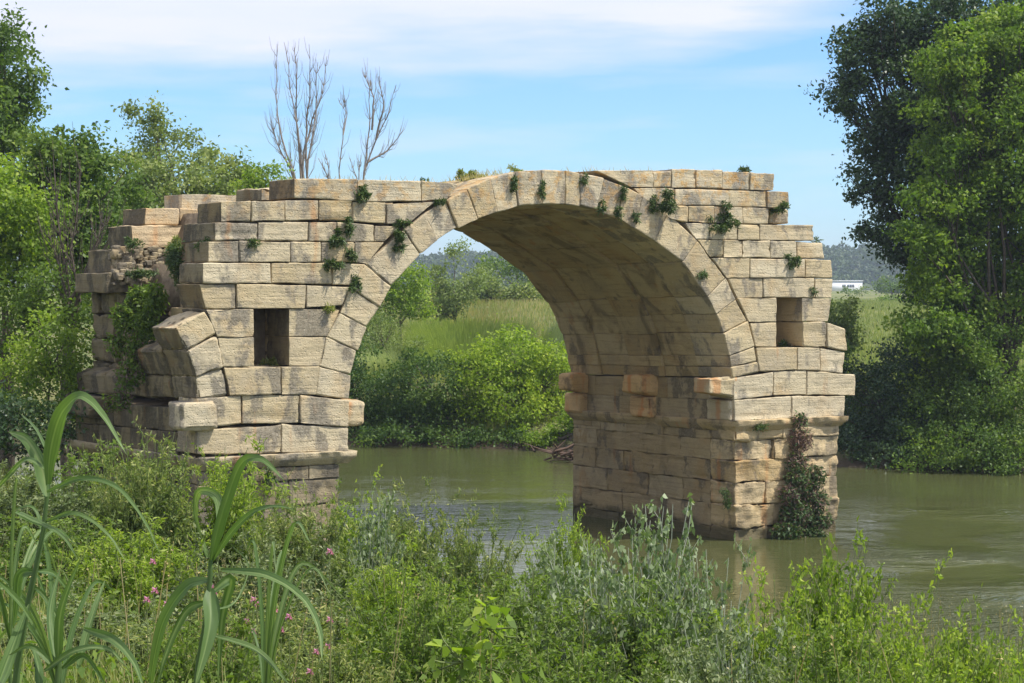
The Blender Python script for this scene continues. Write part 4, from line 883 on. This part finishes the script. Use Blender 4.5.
# ------------------------------------------------------------------ foreground plants
def herb_mesh(kind, seed):
    """a bushy plant about 1 m tall and 1 m wide: returns (leaf Acc, stem Acc)"""
    rs = np.random.default_rng(seed); lf = Acc(); stm = Acc()
    cfg = dict(feather=(64, .040, .26, .50, 13, 22), silver=(34, .036, .7, .44, 9, 14), willow=(50, .036, .45, .5, 12, 15), weed=(62, .033, .40, .55, 13, 20))[kind]
    ns, ls, asp, spread, nt_, nl = cfg
    for s in range(ns):
        an = rs.uniform(0, 2 * math.pi); r0 = rs.uniform(0, .12); lean = rs.uniform(.05, 1) ** .8 * spread; hh_ = rs.uniform(.62, 1.0) * (1 - .35 * lean / spread * rs.random())
        base = np.array([math.cos(an) * r0, math.sin(an) * r0, 0]); tip = np.array([math.cos(an) * lean, math.sin(an) * lean, hh_])
        m = 9; t = np.linspace(0, 1, m)[:, None]; st = base + (tip - base) * np.concatenate([t ** 1.5, t ** 1.5, t], 1) + rs.normal(size=(m, 3)) * .012
        tube(stm, st, .0055, .002, 4)
        # side twigs
        for k in range(nt_):
            f = rs.uniform(.12, .97); q = base + (tip - base) * np.array([f ** 1.5, f ** 1.5, f]); aa = rs.uniform(0, 2 * math.pi)
            ln = rs.uniform(.10, .24) * (1.15 - .65 * f); dr = np.array([math.cos(aa), math.sin(aa), rs.uniform(.35, 1.1)]); dr /= np.linalg.norm(dr)
            e = q + dr * ln; tube(stm, [q, e], .0022, .001, 3)
            u = rs.uniform(.05, 1.05, nl)[:, None]; Pp = q + dr * ln * u + rs.normal(size=(nl, 3)) * .006
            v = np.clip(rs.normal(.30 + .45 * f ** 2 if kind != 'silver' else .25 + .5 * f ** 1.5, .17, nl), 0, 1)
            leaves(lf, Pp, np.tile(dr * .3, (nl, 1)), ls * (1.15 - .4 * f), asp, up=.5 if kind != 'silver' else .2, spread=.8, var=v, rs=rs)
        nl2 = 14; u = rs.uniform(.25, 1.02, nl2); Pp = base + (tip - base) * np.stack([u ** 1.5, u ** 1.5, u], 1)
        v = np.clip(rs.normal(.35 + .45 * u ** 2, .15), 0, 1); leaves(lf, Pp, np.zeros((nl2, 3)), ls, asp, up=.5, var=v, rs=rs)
    return lf, stm
HERB = {}
def herb_data(kind, v):
    if (kind, v) not in HERB:
        lf, stm = herb_mesh(kind, hash_(kind) + v)
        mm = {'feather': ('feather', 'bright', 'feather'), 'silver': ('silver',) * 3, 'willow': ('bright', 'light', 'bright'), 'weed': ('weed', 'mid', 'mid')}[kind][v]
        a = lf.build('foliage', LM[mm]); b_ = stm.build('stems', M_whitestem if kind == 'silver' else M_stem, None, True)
        HERB[(kind, v)] = (a.data, b_.data); bpy.data.objects.remove(a); bpy.data.objects.remove(b_)
    return HERB[(kind, v)]
def hash_(k): return {'feather': 11, 'silver': 31, 'willow': 51, 'weed': 71}[k]
def herb(kind, v, px, top, Y, width_px, label, name='bushy_herb', cat='shrub', group=None):
    p = at(px, top, Y); z0 = gz(p.x, Y) - .05; hgt = max(.35, p.z - z0)
    root = empty(name, (p.x, Y, z0), rnd.uniform(0, 6.28)); tag(root, label, cat, group)
    wd = width_px / F * Y * 1.25; hgt *= 1.14
    a, b_ = herb_data(kind, v)
    for nm, d in (('foliage', a), ('stems', b_)):
        o = bpy.data.objects.new(nm, d); link(o, root)
    root.scale = (wd, wd, hgt)
    return root
GH = 'leafy herbs and saplings of the near bank'
herbs = [  # kind, variant, px, top py, Y, width px
 ('weed', 0, 20, 470, 27, 150, 'grey-green bushy herb at the left edge under the ruined pier'), ('weed', 1, 95, 455, 29, 130, 'grey-green herb tops just below the ruined left pier end'),
 ('feather', 0, 150, 446, 26, 110, 'tall pointed feathery herb left of the front reed'), ('feather', 1, 235, 458, 27, 110, 'feathery herb against the left pier below its moulding'),
 ('feather', 2, 300, 498, 24, 110, 'feathery yellow-green herb covering the foot of the left pier'), ('weed', 2, 55, 520, 20, 170, 'dense green herb behind the left reed stalks'),
 ('feather', 1, 140, 530, 18, 150, 'green feathery herb between the two reed clumps'), ('weed', 0, 255, 540, 17, 150, 'green herb with thistle heads below the left pier'),
 ('willow', 0, 365, 500, 25, 100, 'dark green bush at the inner corner of the left pier'), ('feather', 2, 405, 498, 22, 90, 'feathery bush under the left side of the arch'),
 ('silver', 0, 375, 502, 21, 80, 'silver-tipped sapling right of the left pier foot'), ('feather', 0, 470, 520, 19, 90, 'feathery bush with reddish tips under the middle of the arch'),
 ('feather', 1, 565, 520, 18, 80, 'fern-like herb rising before the foot of the right pier, left of the silver sapling'), ('weed', 1, 420, 572, 17, 160, 'broad green bush under the middle of the arch'),
 ('weed', 2, 530, 578, 15, 150, 'dark green bush below the middle of the arch'), ('silver', 1, 560, 545, 16, 90, 'silver sapling with pale stems left of the tallest silver sapling'),
 ('silver', 2, 655, 508, 14, 130, 'tallest silver-leaved poplar sapling before the right pier'), ('silver', 0, 600, 560, 13, 150, 'silver-grey sapling spreading at the bottom middle'),
 ('silver', 1, 705, 555, 12.5, 110, 'silver-leaved sapling right of the tallest one, over the water'), ('weed', 0, 350, 580, 15, 170, 'dense green herb at the bottom below the left pier'),
 ('weed', 1, 640, 600, 11.5, 200, 'green undergrowth beneath the silver saplings'), ('willow', 1, 825, 548, 11.5, 120, 'fresh green shrub whose tip reaches the foot of the right pier'),
 ('willow', 2, 775, 595, 11, 130, 'fresh green shrub left of the shrub that reaches the pier foot'), ('willow', 0, 885, 595, 11, 130, 'fresh green shrub at the bottom before the rippled water'),
 ('willow', 1, 970, 618, 10.5, 90, 'upright fresh green shoot at the bottom right'), ('willow', 2, 935, 640, 10, 150, 'low fresh green shrub at the bottom right'),
 ('willow', 0, 1030, 640, 10, 130, 'fresh green shrub cut by the right edge of the photo'), ('silver', 2, 730, 615, 10.5, 120, 'low silver sapling at the bottom right of the middle'),
 ('weed', 2, 470, 600, 12, 180, 'green undergrowth at the bottom middle'), ('feather', 0, 240, 600, 12.5, 200, 'feathery green growth at the bottom behind the front reed'),
 ('weed', 0, 90, 600, 13, 220, 'green growth at the bottom left behind the reeds'), ('weed', 1, 830, 640, 9.5, 180, 'green undergrowth along the bottom edge right of the middle'),
 ('feather', 2, 330, 640, 10.5, 160, 'feathery growth along the bottom edge right of the reeds'), ('weed', 2, 560, 645, 9.5, 190, 'green undergrowth on the bottom edge right of the round-leaved creeper'),
 ('weed', 1, 420, 600, 11, 170, 'dark green leafy herb left of the round-leaved creeper'), ('feather', 1, 395, 560, 14, 110, 'feathery herb rising behind the dark leafy herb, under the left part of the arch'),
 ('weed', 2, 200, 620, 9.5, 150, 'leafy herb at the bottom between the reed clumps'), ('silver', 0, 640, 560, 11.5, 110, 'silver sapling directly in front of the tallest silver sapling'),
 ('weed', 0, 730, 650, 9, 170, 'green undergrowth on the bottom edge below the silver sapling')]
NM = {'weed': 'bushy_herb', 'feather': 'feathery_herb', 'silver': 'silver_poplar_sapling', 'willow': 'green_shrub'}
for (kd, v, px_, tp_, Y_, wp_, lb_) in herbs: herb(kd, v, px_, tp_, Y_, wp_, lb_, NM[kd], 'sapling' if kd == 'silver' else ('herb' if kd != 'willow' else 'shrub'), GH)
# leafy ground cover on the near bank
rs = np.random.default_rng(77); gc = Acc()
x_, y_ = fan(150000, 9, 7.5, 42, -80, 1100, .9)
ok = y_ < interp(NEAR, x_) - .5; x_, y_ = x_[ok], y_[ok]
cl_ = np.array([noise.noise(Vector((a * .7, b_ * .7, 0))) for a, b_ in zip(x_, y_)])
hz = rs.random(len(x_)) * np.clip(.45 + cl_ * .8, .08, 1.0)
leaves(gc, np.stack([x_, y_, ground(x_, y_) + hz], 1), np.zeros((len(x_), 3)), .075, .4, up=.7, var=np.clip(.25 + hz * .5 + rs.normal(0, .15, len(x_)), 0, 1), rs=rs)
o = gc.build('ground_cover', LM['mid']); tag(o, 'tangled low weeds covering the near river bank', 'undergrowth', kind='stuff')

# giant reeds
def ribbon(acc, px_pts, Y, wpx, curl=.35, dY=0.0, var=.5):
    pts = [np.array(at(x, y, Y + dY * i / (len(px_pts) - 1))) for i, (x, y) in enumerate(px_pts)]
    # Catmull-Rom
    P_ = [pts[0] * 2 - pts[1]] + pts + [pts[-1] * 2 - pts[-2]]; sm = []
    for i in range(1, len(P_) - 2):
        for t in np.linspace(0, 1, 7)[:-1]:
            a, b_, c_, d = P_[i - 1:i + 3]; sm.append(.5 * ((2 * b_) + (-a + c_) * t + (2 * a - 5 * b_ + 4 * c_ - d) * t * t + (-a + 3 * b_ - 3 * c_ + d) * t ** 3))
    sm.append(pts[-1]); sm = np.array(sm); n = len(sm); tg = unit(np.gradient(sm, axis=0)); V = []
    fw = np.array([0.25, -1, .35]); fw /= np.linalg.norm(fw)
    for i in range(n):
        u = i / (n - 1); wd = wpx / F * Y * .5 * min(1, (.35 + 3.2 * u)) * (1 - u ** 2.2) ** .8 + .0006
        wd *= .74; side = np.cross(tg[i], fw); side /= np.linalg.norm(side) + 1e-9; nn = np.cross(side, tg[i]); tw = .5 * math.sin(u * 3 + var * 9)
        side = side * math.cos(tw) + nn * math.sin(tw); nn = np.cross(side, tg[i])
        for q in range(11):
            c_ = q / 5 - 1; V.append(sm[i] + side * wd * c_ + nn * wd * curl * abs(c_) ** 1.3 + nn * .0006 * math.sin(i * 1.7 + q))
    Fq = [(i * 11 + k, i * 11 + k + 1, (i + 1) * 11 + k + 1, (i + 1) * 11 + k) for i in range(n - 1) for k in range(10)]
    rv = np.random.default_rng(int(var * 977) + len(px_pts)); col = rv.normal(0, .16, 11); col[5] = .42
    pv = (col[None] + var * .6 + .12 + np.linspace(-.1, .0, n)[:, None]); tipd = np.linspace(0, 1, n)[:, None]; pv = pv + np.clip(tipd - .9, 0, 1) * 3
    acc.add(V, Fq, np.clip(pv, 0, 1).ravel())
Z3 = lambda pts: [(x / 2.253, 380 + y / 2.253) for x, y in pts]
def reed(label, Y, stalk, blades_, srpx=3.2):
    st = [np.array(at(x, y, Y)) for x, y in stalk]; lo = st[-1].copy()
    bx, by = lo[0], lo[1]; bz = gz(bx, by); st.append(np.array([bx, by, bz - .05]))
    root = empty('giant_reed', (bx, by, bz)); tag(root, label, 'reed', 'giant reeds in the left foreground')
    a = Acc(); tube(a, st, srpx / F * Y * .7, srpx / F * Y * 1.3, 7, .4); a.build('stalk', LM['reed'], root, True, (bx, by, bz))
    for (pts, wpx, dY, v) in blades_:
        a = Acc(); ribbon(a, Z3(pts), Y, wpx, dY=dY, var=v); a.build('leaf_blade', LM['reed'], root, True, (bx, by, bz))
reed('giant reed at the left edge with its top blade arching over to the right', 4.6, Z3([(106, 262), (98, 340), (82, 420), (60, 520), (40, 640), (34, 700)]), [
 ([(108, 235), (112, 170), (128, 100), (150, 60), (185, 38), (230, 78), (285, 168)], 21, -.25, .55), ([(106, 265), (92, 190), (60, 135), (20, 117)], 20, .2, .7), ([(106, 252), (180, 222), (260, 240), (320, 310), (360, 390)], 7, -.3, .6),
 ([(100, 200), (60, 180), (20, 215), (-20, 260)], 9, .2, .5), ([(98, 330), (40, 300), (80, 318), (140, 350), (176, 405)], 8, -.3, .8), ([(100, 320), (170, 300), (240, 345), (285, 412)], 6, -.1, .6),
 ([(82, 430), (45, 440), (38, 500), (30, 560)], 14, .1, .25), ([(85, 430), (125, 440), (170, 500)], 8, .2, .6), ([(110, 170), (80, 110), (45, 75)], 5, .3, .4), ([(60, 520), (80, 470), (120, 520), (150, 600)], 7, .0, .5)])
reed('front giant reed with a pair of upright blades, below the left pier', 4.2, Z3([(474, 405), (474, 440), (465, 540), (448, 640), (440, 720)]), [
 ([(475, 408), (488, 345), (512, 265), (545, 186), (590, 180), (640, 226)], 17, -.2, .45), ([(478, 400), (498, 320), (488, 262), (448, 252), (440, 300), (455, 358)], 13, .2, .75), ([(480, 405), (520, 345), (570, 298), (620, 285), (664, 292)], 9, -.2, .6),
 ([(472, 450), (420, 468), (370, 540), (345, 640), (340, 700)], 19, .2, .4), ([(500, 428), (600, 440), (680, 490), (718, 560), (726, 632)], 13, -.3, .7), ([(474, 470), (472, 560), (440, 690)], 24, -.1, .65),
 ([(480, 575), (580, 610), (655, 690)], 9, -.2, .8), ([(470, 400), (462, 380), (460, 360)], 6, 0, .95), ([(474, 480), (520, 450), (500, 540), (490, 690)], 14, .1, .5), ([(465, 500), (420, 520), (380, 600), (350, 700)], 12, .0, .7),
 ([(470, 520), (530, 500), (560, 420), (520, 370)], 3, .2, .7)])
reed('short giant reed tuft at the bottom left between the two taller reeds', 3.9, Z3([(132, 600), (132, 640), (130, 700)]), [
 ([(130, 640), (138, 520), (182, 400)], 13, -.1, .6), ([(125, 640), (112, 530), (135, 425)], 12, .1, .45), ([(175, 650), (205, 540), (236, 452)], 12, .1, .7), ([(190, 560), (255, 585), (300, 635), (325, 700)], 12, -.2, .55),
 ([(0, 455), (50, 510), (98, 592)], 9, .1, .7), ([(-10, 700), (25, 610), (65, 505)], 19, .1, .5), ([(100, 655), (170, 610), (240, 606), (285, 645)], 10, -.1, .7), ([(140, 650), (190, 620), (240, 690)], 9, 0, .35), ([(125, 650), (70, 600), (20, 620)], 8, 0, .6),
 ([(90, 700), (85, 640), (70, 590)], 12, .1, .3)])
rs = np.random.default_rng(404)
for (px0, py0, Y_, nb, lb) in ((60, 700, 5.2, 9, 'young narrow-bladed cane at the bottom left corner, behind the reed stalks'), (265, 705, 5.6, 8, 'young narrow-bladed cane low to the right of the front reed'), (10, 640, 5.0, 7, 'young cane with thin arching blades at the left edge')):
    b0 = at(px0, py0, Y_); gz_ = gz(b0.x, Y_); root = empty('young_cane', (b0.x, Y_, gz_)); tag(root, lb, 'reed', 'young canes in the left foreground')
    a = Acc(); tube(a, [(b0.x, Y_, gz_), tuple(b0)], .007, .005, 6, .4); a.build('stalk', LM['reed'], root, True, (b0.x, Y_, gz_))
    for q in range(nb):
        dx = rs.uniform(-1, 1); hh_ = rs.uniform(70, 190); x1 = px0 + dx * 60; y1 = py0 - hh_; x2 = x1 + dx * rs.uniform(20, 70); y2 = y1 + rs.uniform(-20, 60)
        a = Acc(); ribbon(a, [(px0, py0), (px0 + dx * 22, py0 - hh_ * .6), (x1, y1), (x2, y2)], Y_, rs.uniform(4, 8), dY=rs.uniform(-.4, .4), var=rs.uniform(.3, .95)); a.build('leaf_blade', LM['reed'], root, True, (b0.x, Y_, gz_))
x_, y_ = fan(1000, 31, 8, 34, -60, 1090, .8); ok = y_ < interp(NEAR, x_) - 1; x_, y_ = x_[ok], y_[ok]; ds = Acc()
for a_, b_ in zip(x_, y_):
    z_ = gz(a_, b_); h_ = rs.uniform(.5, 1.25); e = np.array([a_ + rs.normal(0, .12), b_ + rs.normal(0, .12), z_ + h_]); st0 = np.array([a_, b_, z_])
    tube(ds, [st0, (st0 + e) / 2 + rs.normal(size=3) * .03, e], .004, .002, 3, rs.uniform(.5, 1))
    m = 7; leaves(ds, e + rs.normal(size=(m, 3)) * np.array([.02, .02, .06]), np.zeros((m, 3)), .018, .5, var=rs.uniform(.5, 1, m), rs=rs)
o = ds.build('seed_stalks', LM['dry']); tag(o, 'pale dry seed stalks scattered through the near bank growth', 'dry stalks', kind='stuff')
# round-leaved creeper at the bottom
def patch_plant(name, label, cat, c3, rad, n, leaf, mat, asp=.9, flat=(1, 1, 1), seed=0, up=.3, group=None, stems=0, stem_mat=None, hang=0.0, extra=None, spiky=False):
    rs = np.random.default_rng(seed); root = empty(name, tuple(c3)); tag(root, label, cat, group); lf = Acc(); o = unit(rs.normal(size=(n, 3)))
    if name == 'wall_plant':
        k = 7; sub = rs.uniform(-.75, .75, (k, 3)) * np.array(rad); sr = rs.uniform(.18, .55, k); ix = rs.integers(0, k, n)
        P_ = sub[ix] + o * (rs.random((n, 1)) ** .5) * np.array(rad) * sr[ix][:, None]
    else: P_ = o * (rs.random((n, 1)) ** .45) * np.array(rad)

    if hang: P_[:, 2] -= np.abs(rs.normal(size=n)) * hang
    leaves(lf, P_, o * .6, leaf, asp, up=up, rs=rs); lf.build('foliage', LM[mat], root)
    if stems:
        st = Acc()
        for k in range(stems):
            e = unit(rs.normal(size=(1, 3)))[0] * np.array(rad) * rs.uniform(.6, 1.1); tube(st, wob((0, 0, 0), e, 4, .1, rs), .006, .002, 3)
        st.build('stems', stem_mat or M_stem, root)
    return root
for (px_, py_, rr, lb) in ((488, 628, .13, 'round-leaved yellow-green creeper at the bottom middle, its upper shoot'), (462, 662, .16, 'round-leaved yellow-green creeper at the bottom middle, its lower shoot')):
    patch_plant('round_leaved_creeper', lb, 'creeper', at(px_, py_, 7.2), (rr, .12, rr * .9), 34, .055, 'bright', .9, seed=int(px_), up=.8, stems=8)
# thistle heads among the herbs
tp = [(155, 591), (147, 600), (167, 605), (212, 588), (254, 600), (258, 604), (275, 610), (289, 617), (247, 622), (330, 620), (328, 647), (298, 680), (310, 672), (253, 632), (281, 630), (214, 592), (153, 562), (270, 633), (330, 552), (316, 652)]
proto = None
LBL = 'small purple thistle head among the green herbs below the left pier'
for i, (px_, py_) in enumerate(tp):
    Y_ = 11.0 + (i * 37 % 17) * .08 - 1.2
    p = at(px_, py_, Y_); gzv = gz(p.x, Y_)
    if proto is None:
        proto = empty('thistle', (p.x, Y_, gzv)); a = Acc(); rs = np.random.default_rng(3); d = unit(rs.normal(size=(26, 3))); d[:, 2] = np.abs(d[:, 2]) + .2
        leaves(a, d * .004, d * 1.2, .022, .35, rs=rs); hd = a.build('flower_head', LM['pink'], proto)
        a = Acc(); tube(a, [(0, 0, 0), (.004, .003, -.5), (0, 0, -1.0)], .0022, .003, 4); stt = a.build('stem', M_stem, proto)
        r_o, kids = proto, (hd, stt)
    else:
        r_o = proto.copy(); COL.objects.link(r_o); kids = []
        for ch in (hd, stt): c2 = ch.copy(); COL.objects.link(c2); c2.parent = r_o; kids.append(c2)
    r_o.location = (p.x, Y_, gzv); tag(r_o, LBL, 'thistle', 'purple thistles among the herbs')
    hgt = p.z - gzv; kids[0].location = (0, 0, hgt); kids[1].location = (0, 0, hgt); kids[1].scale = (1, 1, hgt)

# ------------------------------------------------------------------ plants on the masonry
GW = 'wild plants rooted in the masonry'
WP = [ # px, py, t, rx, rz (px), n, label
 (364, 194, -.02, 9, 9, 260, 'dark round tuft hanging from the coping of the left spandrel'), (344, 226, -.02, 9, 9, 260, 'dark tuft in the joint above the long row of tufts left of the arch'), (334, 240, -.02, 11, 7, 240, 'dark tuft lying on the third course left of the arch'),
 (398, 240, -.03, 7, 10, 220, 'dark tuft on the arch ring edge at the left haunch'), (352, 255, -.03, 8, 7, 200, 'dark tuft above the trailing one left of the arch'), (330, 264, -.03, 13, 4, 160, 'low trailing tuft along a joint right above the flood opening'),
 (357, 284, -.03, 7, 9, 180, 'tuft in the joint where the left haunch meets the wall'), (402, 224, -.02, 9, 4, 120, 'small tuft tucked on the extrados at the left haunch'), (252, 242, -.02, 9, 3, 70, 'thin tuft in a joint two courses above the left flood opening'),
 (329, 307, -.02, 7, 4, 70, 'small bright tuft at the top right of the left flood opening'), (440, 201, 0, 6, 3, 70, 'small tuft at the right end of the left coping'), (514, 183, -.02, 3, 10, 90, 'narrow tuft in a ring joint left of the crown'),
 (541, 190, -.02, 4, 12, 90, 'narrow tuft in the wide dark ring joint at the crown'), (600, 205, -.02, 4, 7, 80, 'small tuft in the ring joint right of the crown'), (583, 178, -.02, 4, 5, 50, 'tiny tuft at the ring top right of the crown'),
 (623, 192, -.02, 4, 8, 70, 'narrow tuft beside the biggest tuft, on the ring'), (618, 212, -.02, 4, 6, 60, 'small tuft low on the ring left of the biggest tuft'), (660, 200, -.05, 17, 15, 700, 'biggest dark tuft on the bridge, at the right haunch below the coping'),
 (636, 219, -.02, 4, 7, 60, 'small tuft on the intrados edge at the right haunch'), (723, 215, -.04, 14, 12, 480, 'second big tuft, right of the biggest one in the right spandrel'), (716, 224, -.03, 10, 7, 180, 'lower lobe tuft just under the second big tuft'),
 (780, 208, -.02, 10, 6, 220, 'tuft filling the missing stone at the upper right corner'), (793, 260, -.03, 8, 7, 200, 'tuft on the face right above the right flood opening'), (742, 169, .3, 7, 3, 80, 'little tuft standing on the right coping'),
 (702, 275, -.02, 5, 5, 60, 'tiny tuft on the ring edge left of the right flood opening'), (813, 291, -.02, 2.5, 4, 30, 'tiny tuft in the joint above right flood opening'), (758, 424, -.1, 8, 5, 100, 'small tuft on the moulding of the right pier left of the creeper'),
 (725, 497, -.02, 5, 10, 110, 'dark tuft on the corner of the right pier above the water'), (269, 482, -.12, 7, 17, 160, 'dark creeper strand on the left pier below its moulding'), (816, 241, .2, 4, 4, 40, 'tiny tuft on the stepped right edge of the bridge'),
 (272, 362, .6, 15, 3.5, 130, 'grass growing on the sill of the left flood opening'), (788, 344, .5, 11, 4, 130, 'low plant growing on the sill of the right flood opening'), (470, 176, 1.2, 14, 8, 380, 'rounded green tuft on the deck left of the crown'), (515, 170, .6, 8, 4, 90, 'low green tuft on the deck at the crown'),
 (424, 181, .6, 5, 3, 40, 'tiny weed on the left coping near its right end'), (180, 268, 1.6, 13, 26, 900, 'dark bush growing on the stepped left edge of the bridge'), (205, 242, .4, 9, 7, 160, 'dark tuft beside the bush on the stepped left edge'), (132, 242, 4.6, 8, 9, 160, 'small weedy plant below the broken rear parapet'),
 (173, 240, 4.6, 8, 10, 130, 'pale grassy tuft right of the broken rear parapet'), (143, 272, 4.2, 20, 6, 260, 'ragged weeds growing along the rubble fill')]
for i, (px_, py_, t_, rx, rz_, n_, lb) in enumerate(WP):
    s_, z_ = sz(px_, py_, t_); p = bw(s_, t_ - .02, z_); k = p.y / F
    mt = 'wall' if 'bright' not in lb and 'grass' not in lb and 'green' not in lb else 'grass'
    n2_ = int(n_ * 2.2)
    patch_plant('wall_plant', lb, 'plant', p, (rx * k, min(rx, rz_, 9) * k * .9, rz_ * k), n2_, .095, mt, .26, seed=i + 200, up=.5, group=GW, hang=.02)
# dry grass fringe on top of the bridge
rs = np.random.default_rng(9); fr = Acc(); V = []; var = []
for k in range(420):
    px_ = rs.choice([rs.uniform(450, 530), rs.uniform(590, 760), rs.uniform(295, 450), rs.uniform(478, 520)]); t_ = rs.uniform(.3, 1.6)
    y0 = np.interp(px_, [294, 421, 459, 490, 541, 580, 600, 774], [178, 181, 184, 177, 169, 172, 170, 173])
    s_, z_ = sz(px_, y0, 0); p = np.array(bw(s_, t_, z_)) ; h_ = rs.uniform(.03, .17); a = rs.uniform(0, 6.28); sd = np.array([math.cos(a), math.sin(a), 0]) * .008
    tip = p + np.array([rs.normal(0, .06), rs.normal(0, .06), h_]); V += [p - sd, p + sd, tip + sd * .3, tip - sd * .3]; var += [rs.uniform(.3, 1)] * 4
o = mesh_np('deck_grass', np.array(V), np.arange(len(V)).reshape(-1, 4), LM['dry'], None, var); tag(o, 'short dry grass fringe along the top of the bridge', 'grass', kind='stuff')
# creeper on the right pier and vines on the ruined left end
def vine(name, label, blobs, seed, leaf=.10, mats=('wall', 'brown')):
    root = None; rs = np.random.default_rng(seed); a = Acc(); b_ = Acc(); st = Acc(); off = None; prev = None
    for (px_, py_, t_, rx, rz_, n_, brown) in blobs:
        s_, z_ = sz(px_, py_, t_); p = np.array(bw(s_, t_, z_)); k = p[1] / F
        if off is None: off = p
        d = unit(rs.normal(size=(n_, 3))); P_ = p + d * (rs.random((n_, 1)) ** .4) * np.array([rx * k, max(.1, min(rx, rz_) * k * .6), rz_ * k])
        isb = rs.random(n_) < min(.95, brown * 1.5 + (.1 if brown else 0))
        if isb.any(): leaves(b_, P_[isb], d[isb] * .4, leaf * .9, .22, up=-.1, rs=rs)
        if (~isb).any(): leaves(a, P_[~isb], d[~isb] * .6, leaf, .5, rs=rs)
        if prev is not None: tube(st, wob(prev, p, 5, .1, rs), .014, .008, 4)
        for q in range(8): tube(st, wob(p, p + d[q] * np.array([rx * k, .1, rz_ * k]), 4, .15, rs), .008, .003, 3)
        prev = p
    root = empty(name, tuple(off)); tag(root, label, 'creeper'); a.build('foliage', LM[mats[0]], root, off=off)
    if b_.n: b_.build('withered_foliage', LM[mats[1]], root, off=off)
    st.build('stems', M_bark, root, off=off)
vine('creeper', 'half-withered creeper hanging down the front of the right pier to the water', [(800, 420, -.2, 9, 8, 260, .35), (800, 440, -.2, 13, 14, 900, .85), (798, 462, -.25, 11, 12, 600, .45), (797, 480, -.3, 13, 14, 800, .2), (812, 478, -.3, 14, 14, 800, .25), (789, 495, -.3, 12, 12, 600, .4),
     (812, 500, -.3, 18, 14, 1000, .3), (795, 515, -.35, 18, 13, 1000, .2), (815, 520, -.3, 18, 13, 900, .2), (786, 532, -.35, 16, 10, 700, .1), (810, 536, -.35, 18, 8, 800, .1)], 51)
vine('climbing_vine', 'green climbing vine covering the ruined rear of the left pier', [(140, 300, 3.0, 14, 16, 700, 0), (128, 318, 3.1, 18, 16, 800, 0), (146, 325, 2.6, 14, 18, 800, 0), (120, 345, 3.2, 16, 16, 500, .1), (138, 350, 2.6, 12, 18, 500, .1), (130, 375, 2.6, 16, 16, 500, .2), (122, 398, 2.6, 12, 14, 260, .2), (155, 300, 2.4, 12, 18, 700, 0), (110, 405, 4.0, 9, 14, 120, .2)], 52, mats=('mid', 'brown'))
# driftwood caught behind the right pier
rs = np.random.default_rng(61); dw = Acc()
c0 = np.array(at(562, 440, 66)); c0[2] = .0
for k in range(26):
    a = c0 + rs.normal(size=3) * np.array([.5, .35, .12]) + np.array([0, 0, .25]); b_ = a + np.array([rs.uniform(-1.4, 1.4), rs.uniform(-.8, .8), rs.uniform(-.3, .5)]); tube(dw, wob(a, b_, 5, .06, rs), rs.uniform(.03, .07), .01, 5)
dwo = dw.build('driftwood_pile', plain_mat('wet_driftwood', (.13, .085, .06), .8, .5, 6), None, True, off=tuple(c0)); dwo.location = c0; tag(dwo, 'dark tangle of driftwood at the water behind the right pier', 'driftwood')

# ------------------------------------------------------------------ haze
hz_m = bpy.data.materials.new('thin_air'); hz_m.use_nodes = True; hz_m.node_tree.nodes.clear()
vo_ = hz_m.node_tree.nodes.new('ShaderNodeVolumePrincipled'); vo_.inputs['Density'].default_value = .0003; vo_.inputs['Color'].default_value = (.72, .84, 1.0, 1); vo_.inputs['Anisotropy'].default_value = .2
ho_ = hz_m.node_tree.nodes.new('ShaderNodeOutputMaterial'); hz_m.node_tree.links.new(vo_.outputs[0], ho_.inputs['Volume'])
hx = box_acc(-7200, 7200, -140, 7100, -3.6, 48).build('haze', hz_m); tag(hx, 'thin blue summer haze over the valley', 'haze', kind='stuff')
